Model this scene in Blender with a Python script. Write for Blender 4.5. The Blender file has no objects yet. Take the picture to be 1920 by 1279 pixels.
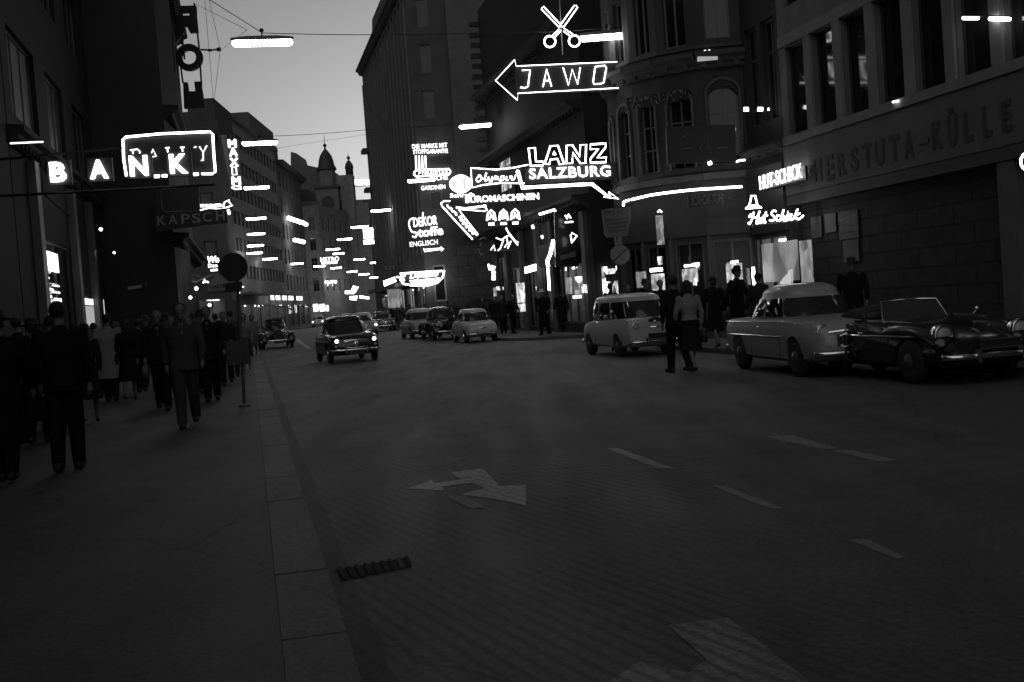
import bpy, bmesh, math, random
from math import sin, cos, tan, atan, atan2, pi, radians, sqrt, acos
from mathutils import Vector, Matrix
random.seed(7)
S = bpy.context.scene
C = S.collection
# ------------------------------------------------------------------ camera
F, ROLL, HC = 2100.0, radians(4.2), 1.62
PX, PY = 960.0, 639.5
PITCH = atan(76.5*cos(ROLL)/F)
FW = Vector((0, cos(PITCH), -sin(PITCH))); U0 = Vector((0, sin(PITCH), cos(PITCH))); R0 = Vector((1, 0, 0))
IR = cos(ROLL)*R0 - sin(ROLL)*U0
IU = sin(ROLL)*R0 + cos(ROLL)*U0
cd = bpy.data.cameras.new('camera'); cam = bpy.data.objects.new('camera', cd); C.objects.link(cam)
cam.matrix_world = Matrix.Translation((0, 0, HC)) @ Matrix((IR, IU, -FW)).transposed().to_4x4()
cd.sensor_width = 36; cd.lens = 36*F/1920; cd.clip_start = 0.1; cd.clip_end = 3000
S.camera = cam
# ------------------------------------------------------------------ sky, dusk fill, exposure
W = bpy.data.worlds.new('World'); S.world = W; W.use_nodes = True
nt = W.node_tree; nt.nodes.clear()
sky = nt.nodes.new('ShaderNodeTexSky'); sky.sky_type = 'NISHITA'; sky.sun_disc = False
sky.sun_elevation = radians(0.5); sky.sun_rotation = radians(0); sky.altitude = 200; sky.dust_density = 3
bw = nt.nodes.new('ShaderNodeRGBToBW'); bg = nt.nodes.new('ShaderNodeBackground'); wo = nt.nodes.new('ShaderNodeOutputWorld')
nt.links.new(sky.outputs[0], bw.inputs[0]); nt.links.new(bw.outputs[0], bg.inputs[0]); nt.links.new(bg.outputs[0], wo.inputs[0])
bg.inputs[1].default_value = 0.15
sl = bpy.data.lights.new('dusk_glow_fill', 'SUN'); sl.energy = 0.40; sl.angle = radians(80); sl.color = (1, 1, 1)  # wide fill lamp added for the soft sky glow behind the camera
so = bpy.data.objects.new('dusk_glow_fill', sl); C.objects.link(so)
so.rotation_euler = (radians(58), 0, radians(-10))
S.view_settings.view_transform = 'Standard'; S.view_settings.look = 'None'; S.view_settings.gamma = 1
S.view_settings.exposure = 0.38
S.cycles.use_denoising = True
S.cycles.max_bounces = 6

# ------------------------------------------------------------------ projection helpers
def ray(x, y): return FW + ((x-PX)/F)*IR - ((y-PY)/F)*IU
def G(x, y, z=0.0):
    d = ray(x, y); t = (z-HC)/d.z
    return Vector((d.x*t, d.y*t, z))
def AT(x, y, Y):
    d = ray(x, y); return Vector((d.x/d.y*Y, Y, HC+d.z/d.y*Y))
TH = radians(13.1)
N2 = Vector((cos(TH), sin(TH))); D2 = Vector((-sin(TH), cos(TH)))
def SN(n, s): v = N2*n + D2*s; return (v.x, v.y)

# ------------------------------------------------------------------ materials (the photograph is black and white)
MC = {}
def grey(v, rough=.8, bump=0.0, scale=8.0, var=.25, metal=0.0, spec=.5):
    k = ('g', v, rough, bump, scale, var, metal, spec)
    if k in MC: return MC[k]
    m = bpy.data.materials.new('grey_%03d' % int(v*1000)); m.use_nodes = True
    t = m.node_tree; b = t.nodes['Principled BSDF']
    b.inputs['Roughness'].default_value = rough; b.inputs['Metallic'].default_value = metal
    b.inputs['Specular IOR Level'].default_value = spec
    if var > 0:
        tc = t.nodes.new('ShaderNodeTexCoord'); no = t.nodes.new('ShaderNodeTexNoise'); no.inputs['Scale'].default_value = scale*.25
        no.inputs['Detail'].default_value = 8; no.inputs['Roughness'].default_value = .7
        t.links.new(tc.outputs['Object'], no.inputs['Vector'])
        r = t.nodes.new('ShaderNodeMapRange'); r.inputs['From Min'].default_value = .3; r.inputs['From Max'].default_value = .7
        r.inputs['To Min'].default_value = v*(1-var); r.inputs['To Max'].default_value = v*(1+var)
        t.links.new(no.outputs['Fac'], r.inputs['Value']); t.links.new(r.outputs[0], b.inputs['Base Color'])
    else: b.inputs['Base Color'].default_value = (v, v, v, 1)
    if bump > 0:
        tc = t.nodes.new('ShaderNodeTexCoord'); n2 = t.nodes.new('ShaderNodeTexNoise'); n2.inputs['Scale'].default_value = scale*6; n2.inputs['Detail'].default_value = 4
        t.links.new(tc.outputs['Object'], n2.inputs['Vector'])
        bu = t.nodes.new('ShaderNodeBump'); bu.inputs['Strength'].default_value = bump; bu.inputs['Distance'].default_value = .02
        t.links.new(n2.outputs['Fac'], bu.inputs['Height']); t.links.new(bu.outputs[0], b.inputs['Normal'])
    MC[k] = m; return m
def glow(s):
    k = ('e', s)
    if k in MC: return MC[k]
    m = bpy.data.materials.new('glow_%d' % int(s*10)); m.use_nodes = True; t = m.node_tree
    b = t.nodes['Principled BSDF']; b.inputs['Base Color'].default_value = (.6, .6, .6, 1)
    b.inputs['Emission Color'].default_value = (1, 1, 1, 1); b.inputs['Emission Strength'].default_value = s
    MC[k] = m; return m
def glowtex(s, sc=6):
    k = ('et', s, sc)
    if k in MC: return MC[k]
    m = bpy.data.materials.new('lit_interior'); m.use_nodes = True; t = m.node_tree
    b = t.nodes['Principled BSDF']; b.inputs['Base Color'].default_value = (.5, .5, .5, 1)
    tc = t.nodes.new('ShaderNodeTexCoord'); no = t.nodes.new('ShaderNodeTexVoronoi'); no.inputs['Scale'].default_value = sc
    mp = t.nodes.new('ShaderNodeMapping'); mp.inputs['Scale'].default_value = (1.6, 1, .8); t.links.new(tc.outputs['Object'], mp.inputs[0])
    t.links.new(mp.outputs[0], no.inputs['Vector'])
    n2 = t.nodes.new('ShaderNodeTexNoise'); n2.inputs['Scale'].default_value = sc*1.7; n2.inputs['Detail'].default_value = 6; t.links.new(mp.outputs[0], n2.inputs['Vector'])
    bw_ = t.nodes.new('ShaderNodeRGBToBW'); t.links.new(no.outputs['Color'], bw_.inputs[0])
    mu = t.nodes.new('ShaderNodeMath'); mu.operation = 'MULTIPLY'; t.links.new(bw_.outputs[0], mu.inputs[0]); t.links.new(n2.outputs['Fac'], mu.inputs[1])
    r = t.nodes.new('ShaderNodeMapRange'); r.inputs['From Min'].default_value = .12; r.inputs['From Max'].default_value = .42
    r.inputs['To Min'].default_value = s*.05; r.inputs['To Max'].default_value = s*1.3; t.links.new(mu.outputs[0], r.inputs['Value'])
    b.inputs['Emission Color'].default_value = (1, 1, 1, 1); t.links.new(r.outputs[0], b.inputs['Emission Strength'])
    MC[k] = m; return m
def clearglass():
    if 'cg' in MC: return MC['cg']
    m = bpy.data.materials.new('shop_glass'); m.use_nodes = True; t = m.node_tree; t.nodes.clear()
    o = t.nodes.new('ShaderNodeOutputMaterial'); mx = t.nodes.new('ShaderNodeMixShader'); a = t.nodes.new('ShaderNodeBsdfTransparent')
    g = t.nodes.new('ShaderNodeBsdfGlossy'); g.inputs['Roughness'].default_value = .03
    fr = t.nodes.new('ShaderNodeFresnel'); fr.inputs[0].default_value = 1.45
    t.links.new(fr.outputs[0], mx.inputs[0]); t.links.new(a.outputs[0], mx.inputs[1]); t.links.new(g.outputs[0], mx.inputs[2]); t.links.new(mx.outputs[0], o.inputs[0])
    MC['cg'] = m; return m
def rustic(v, row=.5, brick=1.4, mortar=.02):
    k = ('r', v, row, brick, mortar)
    if k in MC: return MC[k]
    m = bpy.data.materials.new('stone_courses'); m.use_nodes = True; t = m.node_tree; b = t.nodes['Principled BSDF']; b.inputs['Roughness'].default_value = .85
    tc = t.nodes.new('ShaderNodeTexCoord'); mp = t.nodes.new('ShaderNodeMapping'); mp.inputs['Rotation'].default_value = (radians(90), 0, 0)
    br = t.nodes.new('ShaderNodeTexBrick'); br.inputs['Scale'].default_value = 1; br.inputs['Row Height'].default_value = row; br.inputs['Brick Width'].default_value = brick
    br.inputs['Mortar Size'].default_value = mortar; br.inputs['Color1'].default_value = (v, v, v, 1); br.inputs['Color2'].default_value = (v*.75,)*3+(1,); br.inputs['Mortar'].default_value = (v*.3,)*3+(1,)
    t.links.new(tc.outputs['Object'], mp.inputs[0]); t.links.new(mp.outputs[0], br.inputs[0])
    no = t.nodes.new('ShaderNodeTexNoise'); no.inputs['Scale'].default_value = 3; no.inputs['Detail'].default_value = 8
    t.links.new(tc.outputs['Object'], no.inputs[0])
    mx = t.nodes.new('ShaderNodeMix'); mx.data_type = 'RGBA'; mx.blend_type = 'MULTIPLY'; mx.inputs[0].default_value = .7
    t.links.new(br.outputs[0], mx.inputs[6]); t.links.new(no.outputs[0], mx.inputs[7]); t.links.new(mx.outputs[2], b.inputs['Base Color'])
    bu = t.nodes.new('ShaderNodeBump'); bu.inputs['Strength'].default_value = .6; bu.inputs['Distance'].default_value = .03
    t.links.new(br.outputs[0], bu.inputs['Height']); t.links.new(bu.outputs[0], b.inputs['Normal'])
    MC[k] = m; return m
PANE = grey(.012, .06, var=0); CHROME = grey(.75, .12, metal=1.0, var=0); TYRE = grey(.02, .7, var=0); DARK = grey(.02, .6, var=.2); METAL = grey(.06, .45, var=.2)
SIGNBLK = grey(.015, .5, var=.2)

# ------------------------------------------------------------------ object helpers
def me_obj(name, bm, mat, parent=None, smooth=False, recalc=True):
    if recalc: bmesh.ops.recalc_face_normals(bm, faces=bm.faces)
    me = bpy.data.meshes.new(name); bm.to_mesh(me); bm.free()
    if smooth:
        for p in me.polygons: p.use_smooth = True
    for m in (mat if isinstance(mat, (list, tuple)) else [mat]): me.materials.append(m)
    o = bpy.data.objects.new(name, me); C.objects.link(o)
    if parent: o.parent = parent
    return o
def thing(name, label, cat, loc=(0, 0, 0), rz=0, group=None):
    o = bpy.data.objects.new(name, None); C.objects.link(o); o.empty_display_size = .2
    o.location = loc; o.rotation_euler = (0, 0, rz); o['label'] = label; o['category'] = cat
    if group: o['group'] = group
    return o
def tag(o, label, cat, group=None):
    o['label'] = label; o['category'] = cat
    if group: o['group'] = group
    return o
def copy_tree(o, parent=None):
    c = o.copy(); C.objects.link(c)
    if parent is not None: c.parent = parent
    for ch in list(o.children): copy_tree(ch, c)
    return c
def bx(bm, x0, x1, y0, y1, z0, z1):
    v = [bm.verts.new(p) for p in ((x0,y0,z0),(x1,y0,z0),(x1,y1,z0),(x0,y1,z0),(x0,y0,z1),(x1,y0,z1),(x1,y1,z1),(x0,y1,z1))]
    for f in ((0,3,2,1),(4,5,6,7),(0,1,5,4),(1,2,6,5),(2,3,7,6),(3,0,4,7)): bm.faces.new([v[i] for i in f])
def tube(bm, pts, r, seg=6, closed=False, r1=None):
    pts = [Vector(p) for p in pts]; n = len(pts); rings = []
    for i, p in enumerate(pts):
        if closed: d = (pts[(i+1) % n]-pts[i-1])
        else: d = pts[min(i+1, n-1)]-pts[max(i-1, 0)]
        if d.length < 1e-9: d = Vector((1, 0, 0))
        d.normalize(); a = d.orthogonal() if abs(d.y) > .9 else d.cross(Vector((0, 1, 0)))
        a.normalize(); b = d.cross(a)
        rr = r if r1 is None else r+(r1-r)*i/max(1, n-1)
        rings.append([bm.verts.new(p+rr*(a*cos(2*pi*k/seg)+b*sin(2*pi*k/seg))) for k in range(seg)])
    m = n if closed else n-1
    for i in range(m):
        A, B = rings[i], rings[(i+1) % n]
        for k in range(seg): bm.faces.new((A[k], A[(k+1) % seg], B[(k+1) % seg], B[k]))
    if not closed: bm.faces.new(rings[0]); bm.faces.new(rings[-1][::-1])
def ball(bm, c, r, u=14, v=9):
    rr = r if hasattr(r, '__len__') else (r, r, r)
    m = Matrix.Translation(c) @ Matrix.Diagonal((rr[0], rr[1], rr[2], 1))
    bmesh.ops.create_uvsphere(bm, u_segments=u, v_segments=v, radius=1, matrix=m)
def lathe(bm, prof, seg=24, axis='y', c=(0, 0, 0)):
    rings = []
    for r, h in prof:
        ring = []
        for k in range(seg):
            a = 2*pi*k/seg
            p = {'y': (r*cos(a), h, r*sin(a)), 'z': (r*cos(a), r*sin(a), h), 'x': (h, r*cos(a), r*sin(a))}[axis]
            ring.append(bm.verts.new(Vector(c)+Vector(p)))
        rings.append(ring)
    for A, B in zip(rings, rings[1:]):
        for k in range(seg): bm.faces.new((A[k], A[(k+1) % seg], B[(k+1) % seg], B[k]))
    bm.faces.new(rings[0]); bm.faces.new(rings[-1][::-1])
def prism(bm, pts, y0, y1):      # polygon in x,z extruded along y
    a = [bm.verts.new((p[0], y0, p[1])) for p in pts]; b = [bm.verts.new((p[0], y1, p[1])) for p in pts]
    bm.faces.new(a); bm.faces.new(b[::-1]); n = len(pts)
    for i in range(n): bm.faces.new((a[i], b[i], b[(i+1) % n], a[(i+1) % n]))
def slab(bm, pts, z0, z1):
    a = [bm.verts.new((p[0], p[1], z0)) for p in pts]; b = [bm.verts.new((p[0], p[1], z1)) for p in pts]
    bm.faces.new(a); bm.faces.new(b[::-1]); n = len(pts)
    for i in range(n): bm.faces.new((a[i], b[i], b[(i+1) % n], a[(i+1) % n]))
def struct(name, bm, mat):
    o = me_obj(name, bm, mat); o['kind'] = 'structure'; return o
def evalmesh(o):
    dg = bpy.context.evaluated_depsgraph_get(); dg.update()
    return bpy.data.meshes.new_from_object(o.evaluated_get(dg))

def smooth_pts(pts, k=6):
    out = []; n = len(pts)
    for i in range(n-1):
        p0 = pts[max(i-1, 0)]; p1 = pts[i]; p2 = pts[i+1]; p3 = pts[min(i+2, n-1)]
        for j in range(k):
            t = j/k
            out.append(tuple(.5*((2*b)+(-a+c)*t+(2*a-5*b+4*c-d)*t*t+(-a+3*b-3*c+d)*t**3) for a, b, c, d in zip(p0, p1, p2, p3)))
    out.append(tuple(pts[-1])); return out

# a vertical working plane: local x along it, local z up, local -y faces the street
class Plane:
    def __init__(self, name, label, cat, o, rot, group=None, root=None):
        self.o = Vector((o[0], o[1], 0)); self.rot = rot
        self.dx = Vector((cos(rot), sin(rot), 0)); self.n = Vector((-sin(rot), cos(rot), 0))
        self.z0 = o[2] if len(o) > 2 else 0
        self.root = root or thing(name, label, cat, (o[0], o[1], self.z0), rot, group)
        self.pr = self.root
        if root is not None:
            # sub-plane of a thing: meshes are made in plane space and mapped to the root
            self.map = Matrix.Translation(Vector((o[0], o[1], self.z0))) @ Matrix.Rotation(rot, 4, 'Z')
            rm = Matrix.Translation(root.location) @ Matrix.Rotation(root.rotation_euler.z, 4, 'Z')
            self.map = rm.inverted() @ self.map
        else: self.map = None
    def L(self, x, y, off=0.0):
        d = ray(x, y); o = self.o+self.n*off
        t = (self.n.dot(o-Vector((0, 0, HC))))/self.n.dot(d)
        p = Vector((0, 0, HC))+d*t
        return (self.dx.dot(p-self.o), p.z-self.z0)
    def add(self, name, bm, mat, parent=None, smooth=False):
        if self.map is not None and parent is None: bm.transform(self.map)
        elif self.map is not None: bm.transform(self.map)
        return me_obj(name, bm, mat, parent or self.pr, smooth)
    def tube(self, name, px, r, mat, y=0.0, sm=False, closed=False, seg=6, parent=None):
        px = smooth_pts(px) if sm else px
        bm = bmesh.new(); pts = [self.L(*p) for p in px]
        tube(bm, [(a, y, b) for a, b in pts], r, seg, closed)
        return self.add(name, bm, mat, parent, True)
    def tubes(self, name, lines, r, mat, y=0.0, sm=False, seg=6, parent=None):
        bm = bmesh.new()
        for l in lines:
            l = smooth_pts(l) if sm else l
            tube(bm, [(a, y, b) for a, b in [self.L(*p) for p in l]], r, seg)
        return self.add(name, bm, mat, parent, True)
    def rect(self, name, x0, y0, x1, y1, th, mat, y=0.0, parent=None):
        a = self.L(x0, y1); b = self.L(x1, y0); bm = bmesh.new()
        bx(bm, min(a[0], b[0]), max(a[0], b[0]), y, y+th, min(a[1], b[1]), max(a[1], b[1]))
        return self.add(name, bm, mat, parent)
    def poly(self, name, px, th, mat, y=0.0, parent=None):
        bm = bmesh.new(); prism(bm, [self.L(*p) for p in px], y, y+th); return self.add(name, bm, mat, parent)
    def text(self, name, txt, a, b, hpx, mat, y=-.02, mode='solid', r=.01, bold=0.0, shear=0.0, th=.02, parent=None, space=1.0):
        # a, b: pixel ends of the baseline; hpx: letter height in pixels
        A = self.L(*a); B = self.L(*b); T = self.L(a[0], a[1]-hpx)
        cu = bpy.data.curves.new('txt', 'FONT'); cu.body = txt; cu.size = 1; cu.shear = shear; cu.space_character = space
        cu.resolution_u = 3
        if mode == 'outline':
            cu.fill_mode = 'NONE'
        else: cu.extrude = 0; cu.offset = bold
        ob = bpy.data.objects.new('txt', cu); C.objects.link(ob); me = evalmesh(ob); bpy.data.objects.remove(ob)
        xs = [v.co.x for v in me.vertices]; ys = [v.co.y for v in me.vertices]
        x0, x1, y0, y1 = min(xs), max(xs), min(ys), max(ys)
        wx = (B[0]-A[0])/(x1-x0); hz = (T[1]-A[1])/(y1-y0); sl = (B[1]-A[1])/(B[0]-A[0])
        mp = lambda v: (A[0]+(v.x-x0)*wx, y, A[1]+(v.y-y0)*hz+sl*(v.x-x0)*wx)
        bm = bmesh.new()
        if mode == 'outline':
            # chain edges into loops
            nb = {}
            for e in me.edges:
                i, j = e.vertices; nb.setdefault(i, []).append(j); nb.setdefault(j, []).append(i)
            seen = set()
            for st in nb:
                if st in seen: continue
                loop = [st]; seen.add(st); cur = st
                while True:
                    nx = [k for k in nb[cur] if k not in seen]
                    if not nx: break
                    cur = nx[0]; seen.add(cur); loop.append(cur)
                if len(loop) > 2: tube(bm, [mp(me.vertices[i].co) for i in loop], r, 5, True)
        else:
            vs = [bm.verts.new(mp(v.co)) for v in me.vertices]
            fs = []
            for p in me.polygons:
                try: fs.append(bm.faces.new([vs[i] for i in p.vertices]))
                except ValueError: pass
            ext = bmesh.ops.extrude_face_region(bm, geom=fs)
            for g in ext['geom']:
                if isinstance(g, bmesh.types.BMVert): g.co.y -= th
        bpy.data.meshes.remove(me)
        return self.add(name, bm, mat, parent)

# ================================================================== GROUND
TH = radians(13.1)
def mat_road(v, setts=True):
    m = bpy.data.materials.new('asphalt_road'); m.use_nodes = True; t = m.node_tree; b = t.nodes['Principled BSDF']; b.inputs['Roughness'].default_value = .62
    b.inputs['Specular IOR Level'].default_value = .35
    tc = t.nodes.new('ShaderNodeTexCoord')
    def noise(s, d=8, rg=.6):
        n = t.nodes.new('ShaderNodeTexNoise'); n.inputs['Scale'].default_value = s; n.inputs['Detail'].default_value = d; n.inputs['Roughness'].default_value = rg
        t.links.new(tc.outputs['Object'], n.inputs[0]); return n.outputs['Fac']
    def mr(src, a, b_, c, d_):
        r = t.nodes.new('ShaderNodeMapRange'); r.inputs[1].default_value = a; r.inputs[2].default_value = b_; r.inputs[3].default_value = c; r.inputs[4].default_value = d_
        t.links.new(src, r.inputs[0]); return r.outputs[0]
    def mul(a, b_):
        x = t.nodes.new('ShaderNodeMath'); x.operation = 'MULTIPLY'; t.links.new(a, x.inputs[0]); t.links.new(b_, x.inputs[1]); return x.outputs[0]
    big = mr(noise(.35), .3, .7, .72, 1.25); mid = mr(noise(3.0), .3, .7, .85, 1.15); fine = mr(noise(26, 6, .95), .34, .66, .3, 1.75)
    col = mul(mul(big, mid), fine)
    # square repair patches in the surface
    vp_ = t.nodes.new('ShaderNodeTexVoronoi'); vp_.distance = 'CHEBYCHEV'; vp_.inputs['Scale'].default_value = .17
    mp3 = t.nodes.new('ShaderNodeMapping'); mp3.inputs['Rotation'].default_value = (0, 0, -TH); t.links.new(tc.outputs['Object'], mp3.inputs[0]); t.links.new(mp3.outputs[0], vp_.inputs[0])
    rbw = t.nodes.new('ShaderNodeRGBToBW'); t.links.new(vp_.outputs['Color'], rbw.inputs[0]); col = mul(col, mr(rbw.outputs[0], 0, 1, .84, 1.16))
    if setts:
        mp = t.nodes.new('ShaderNodeMapping'); mp.inputs['Rotation'].default_value = (0, 0, radians(64))
        t.links.new(tc.outputs['Object'], mp.inputs[0])
        br = t.nodes.new('ShaderNodeTexWave'); br.wave_type = 'BANDS'; br.bands_direction = 'Y'; br.inputs['Scale'].default_value = 3.2; br.inputs['Distortion'].default_value = 1.2; br.inputs['Detail'].default_value = 2; br.inputs['Detail Scale'].default_value = 2.5
        t.links.new(mp.outputs[0], br.inputs[0])
        rb_ = mr(br.outputs['Fac'], 0, .6, .55, 1.05)
        class _r: outputs = [rb_]
        rb = _r
        mk = mr(noise(.30, 5), .40, .52, 0.0, 1)
        sx = t.nodes.new('ShaderNodeSeparateXYZ'); t.links.new(tc.outputs['Object'], sx.inputs[0])
        def clampmr(src, a, b_, c, d_):
            o = mr(src, a, b_, c, d_); return o
        mk = mul(mk, mul(clampmr(sx.outputs['X'], .9, 2.6, 1, 0), clampmr(sx.outputs['Y'], 10, 14, 1, 0)))
        mx = t.nodes.new('ShaderNodeMix'); mx.data_type = 'FLOAT'; mx.inputs[2].default_value = 1.0
        t.links.new(mk, mx.inputs[0]); t.links.new(rb.outputs[0], mx.inputs[3])
        col = mul(col, mx.outputs[0])
        bu = t.nodes.new('ShaderNodeBump'); bu.inputs['Strength'].default_value = .35; bu.inputs['Distance'].default_value = .02
        t.links.new(col, bu.inputs['Height']); t.links.new(bu.outputs[0], b.inputs['Normal'])
    # polish and dirt drawn out along the driving direction
    mp2 = t.nodes.new('ShaderNodeMapping'); mp2.inputs['Rotation'].default_value = (0, 0, -TH); mp2.inputs['Scale'].default_value = (1.3, .16, 1)
    t.links.new(tc.outputs['Object'], mp2.inputs[0]); ns = t.nodes.new('ShaderNodeTexNoise'); ns.inputs['Scale'].default_value = 1.4; ns.inputs['Detail'].default_value = 5; t.links.new(mp2.outputs[0], ns.inputs[0])
    col = mul(col, mr(ns.outputs['Fac'], .3, .7, .88, 1.12))
    t.links.new(mr(ns.outputs['Fac'], .3, .7, .72, .58 if setts else .66), b.inputs['Roughness'])
    # thin cracks
    vo = t.nodes.new('ShaderNodeTexVoronoi'); vo.feature = 'DISTANCE_TO_EDGE'; vo.inputs['Scale'].default_value = .16
    nz = t.nodes.new('ShaderNodeTexNoise'); nz.inputs['Scale'].default_value = 1.2; t.links.new(tc.outputs['Object'], nz.inputs[0])
    va = t.nodes.new('ShaderNodeVectorMath'); va.operation = 'ADD'; t.links.new(tc.outputs['Object'], va.inputs[0]); t.links.new(nz.outputs['Color'], va.inputs[1])
    t.links.new(va.outputs[0], vo.inputs[0])
    cr = mr(vo.outputs['Distance'], 0, .0035, .35, 1)
    col = mul(col, cr)
    f = t.nodes.new('ShaderNodeMath'); f.operation = 'MULTIPLY'; f.inputs[1].default_value = v; t.links.new(col, f.inputs[0])
    t.links.new(f.outputs[0], b.inputs['Base Color']); return m
ROAD = mat_road(.085); PAVE = mat_road(.056, False)
bm = bmesh.new(); v = [bm.verts.new(p) for p in ((-900, -300, 0), (900, -300, 0), (900, 1500, 0), (-900, 1500, 0))]; bm.faces.new(v)
struct('road', bm, ROAD)
# kerb lines (outer edges, street side)
KL = .33; KR = 10.75; KH = .12
left_edge = [SN(KL, s) for s in (-30, 118)] + [(-26.0, 132), (-25.6, 146), (-27, 170)]
right_edge = [SN(KR, s) for s in (-30, 24, 27.5)] + [(4.75, 30.6), (5.4, 33.0)]
right_edge = [SN(KR, -30), SN(KR, 27), SN(KR+.25, 29.5), SN(KR+1.0, 31.2), SN(KR+2.2, 32.0), SN(30, 33.5)]
isle_edge = [SN(32, 40.5), (6, 41.9), (3.05, 42.45), (1.1, 43.3), (-.1, 44.6), (-.75, 46.6), SN(10.75, 50.5), SN(10.75, 100), (-10.6, 106), (-9, 118), (-6, 140)]
def offs(line, d):
    out = []
    for i, p in enumerate(line):
        a = Vector(line[max(i-1, 0)]); b = Vector(line[min(i+1, len(line)-1)]); t = (b-a).normalized(); nn = Vector((-t.y, t.x))
        out.append((p[0]+nn.x*d, p[1]+nn.y*d))
    return out
def pavement(edge, far, side, label):
    # kerb stones as separate blocks inside one kerb strip, pavement sheet beside it
    bm = bmesh.new(); inn = offs(edge, .30*side)
    tot = 0
    for (a, b, c, d) in zip(edge, edge[1:], inn, inn[1:]):
        a, b, c, d = map(Vector, (a, b, c, d)); Ln = (b-a).length; k = max(1, int(Ln/(1.35 if Ln < 60 else 1.35)))
        for i in range(k):
            g = .008/Ln*1.0; u0 = i/k+g; u1 = (i+1)/k-g; h = KH + random.uniform(-.004, .004)
            slab(bm, [a.lerp(b, u0), a.lerp(b, u1), c.lerp(d, u1), c.lerp(d, u0)], -.02, h)
    struct('kerb', bm, mat_road(.092, False))
    bm = bmesh.new(); slab(bm, offs(edge, .302*side)+far, -.02, KH-.006)
    struct('pavement', bm, PAVE)
pavement(left_edge, [(-60, 170), (-60, -30)], 1, 'l')
pavement(right_edge, [SN(30, 34), SN(30, -30)][0:0] + [SN(30.5, 33.2), SN(30.5, -30)], -1, 'r')
pavement(isle_edge, [(40, 140), (40, 46)], -1, 'i')
# painted markings
PAINT = mat_road(.34); PAINTD = mat_road(.20)
def mark(px, mat=PAINT):
    bm = bmesh.new(); bm.faces.new([bm.verts.new(G(x, y, .004)) for x, y in px]); o = struct('road_marking', bm, mat); return o
mark([(762, 916), (810, 900), (815, 906), (864, 899), (845, 886), (905, 878), (937, 911), (986, 909), (986, 948), (918, 934), (862, 927), (912, 915), (884, 905), (832, 912), (832, 920)])
mark([(838, 930), (872, 930), (908, 952), (880, 953)], PAINTD)
mark([(1138, 841), (1160, 840), (1262, 878), (1232, 878)])
mark([(1334, 910), (1358, 911), (1470, 953), (1440, 953)], PAINTD)
mark([(1434, 819), (1490, 816), (1570, 840), (1540, 842)], PAINTD); mark([(1560, 845), (1590, 842), (1680, 862), (1650, 866)], PAINTD)
mark([(1590, 1012), (1625, 1010), (1700, 1046), (1680, 1048)], PAINTD)
mark([(1252, 1172), (1365, 1158), (1420, 1200), (1520, 1279), (1140, 1279), (1200, 1240), (1290, 1262), (1325, 1236)], PAINTD)
mark([(553, 638), (560, 637), (584, 654), (578, 654)], PAINT)
# darker gutter strip of setts beside the left kerb
bm = bmesh.new(); ge = offs(left_edge[:2], -.005); gi = offs(left_edge[:2], -.16); bm.faces.new([bm.verts.new((p[0], p[1], .003)) for p in (ge[0], gi[0], gi[1], ge[1])]); struct('gutter', bm, mat_road(.045))
# gully grate
gp = [G(628, 1068, .004), G(765, 1045, .004), G(772, 1062, .004), G(640, 1090, .004)]
gt = thing('drain_grate', 'iron gully grate with slots in the road beside the left kerb', 'drain grate', gp[0])
bm = bmesh.new()
def q2(u, v): return gp[0].lerp(gp[1], u).lerp(gp[3].lerp(gp[2], u), v)-gp[0]
bm = bmesh.new(); bm.faces.new([bm.verts.new(q2(*p)) for p in ((0, 0), (1, 0), (1, 1), (0, 1))]); me_obj('pit', bm, grey(.01, .9, var=0), gt)
for i in range(9):
    bm = bmesh.new(); u = .03+i*.115; a = [q2(u, .05), q2(u+.045, .05), q2(u+.045, .95), q2(u, .95)]
    slab(bm, [(p.x, p.y) for p in a], .002, .014); me_obj('bar', bm, grey(.05 if i != 7 else .12, .95, .3, 10, .5, 0, .05), gt)

# ================================================================== BUILDINGS
def wall(pl, L, H, holes, mat, depth=6.0, rev=.22, name='wall', y=0.0, z0=0.0, back=True):
    bm = bmesh.new()
    xs = sorted(set([0, L]+[h[0] for h in holes]+[h[1] for h in holes])); zs = sorted(set([z0, H]+[h[2] for h in holes]+[h[3] for h in holes]))
    xs = [x for x in xs if 0 <= x <= L]; zs = [z for z in zs if z0 <= z <= H]
    V = {}
    def vv(x, yy, z):
        k = (round(x, 4), round(yy, 4), round(z, 4))
        if k not in V: V[k] = bm.verts.new((x, yy, z))
        return V[k]
    for i in range(len(xs)-1):
        for j in range(len(zs)-1):
            cx = (xs[i]+xs[i+1])/2; cz = (zs[j]+zs[j+1])/2
            if any(h[0] < cx < h[1] and h[2] < cz < h[3] for h in holes): continue
            bm.faces.new((vv(xs[i], y, zs[j]), vv(xs[i+1], y, zs[j]), vv(xs[i+1], y, zs[j+1]), vv(xs[i], y, zs[j+1])))
    for h in holes:
        a, b, c, d = h[:4]
        for p in (((a, c), (b, c)), ((b, c), (b, d)), ((b, d), (a, d)), ((a, d), (a, c))):
            (x0, q0), (x1, q1) = p
            bm.faces.new([bm.verts.new(t) for t in ((x0, y, q0), (x1, y, q1), (x1, y+rev, q1), (x0, y+rev, q0))])
    if back:
        for q in (((0, y, z0), (0, depth, z0), (0, depth, H), (0, y, H)), ((L, y, z0), (L, depth, z0), (L, depth, H), (L, y, H)),
                  ((0, depth, z0), (L, depth, z0), (L, depth, H), (0, depth, H)), ((0, y, H), (L, y, H), (L, depth, H), (0, depth, H))):
            bm.faces.new([bm.verts.new(t) for t in q])
    if pl.map is not None: bm.transform(pl.map)
    return me_obj(name, bm, mat, pl.pr, recalc=False)
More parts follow.
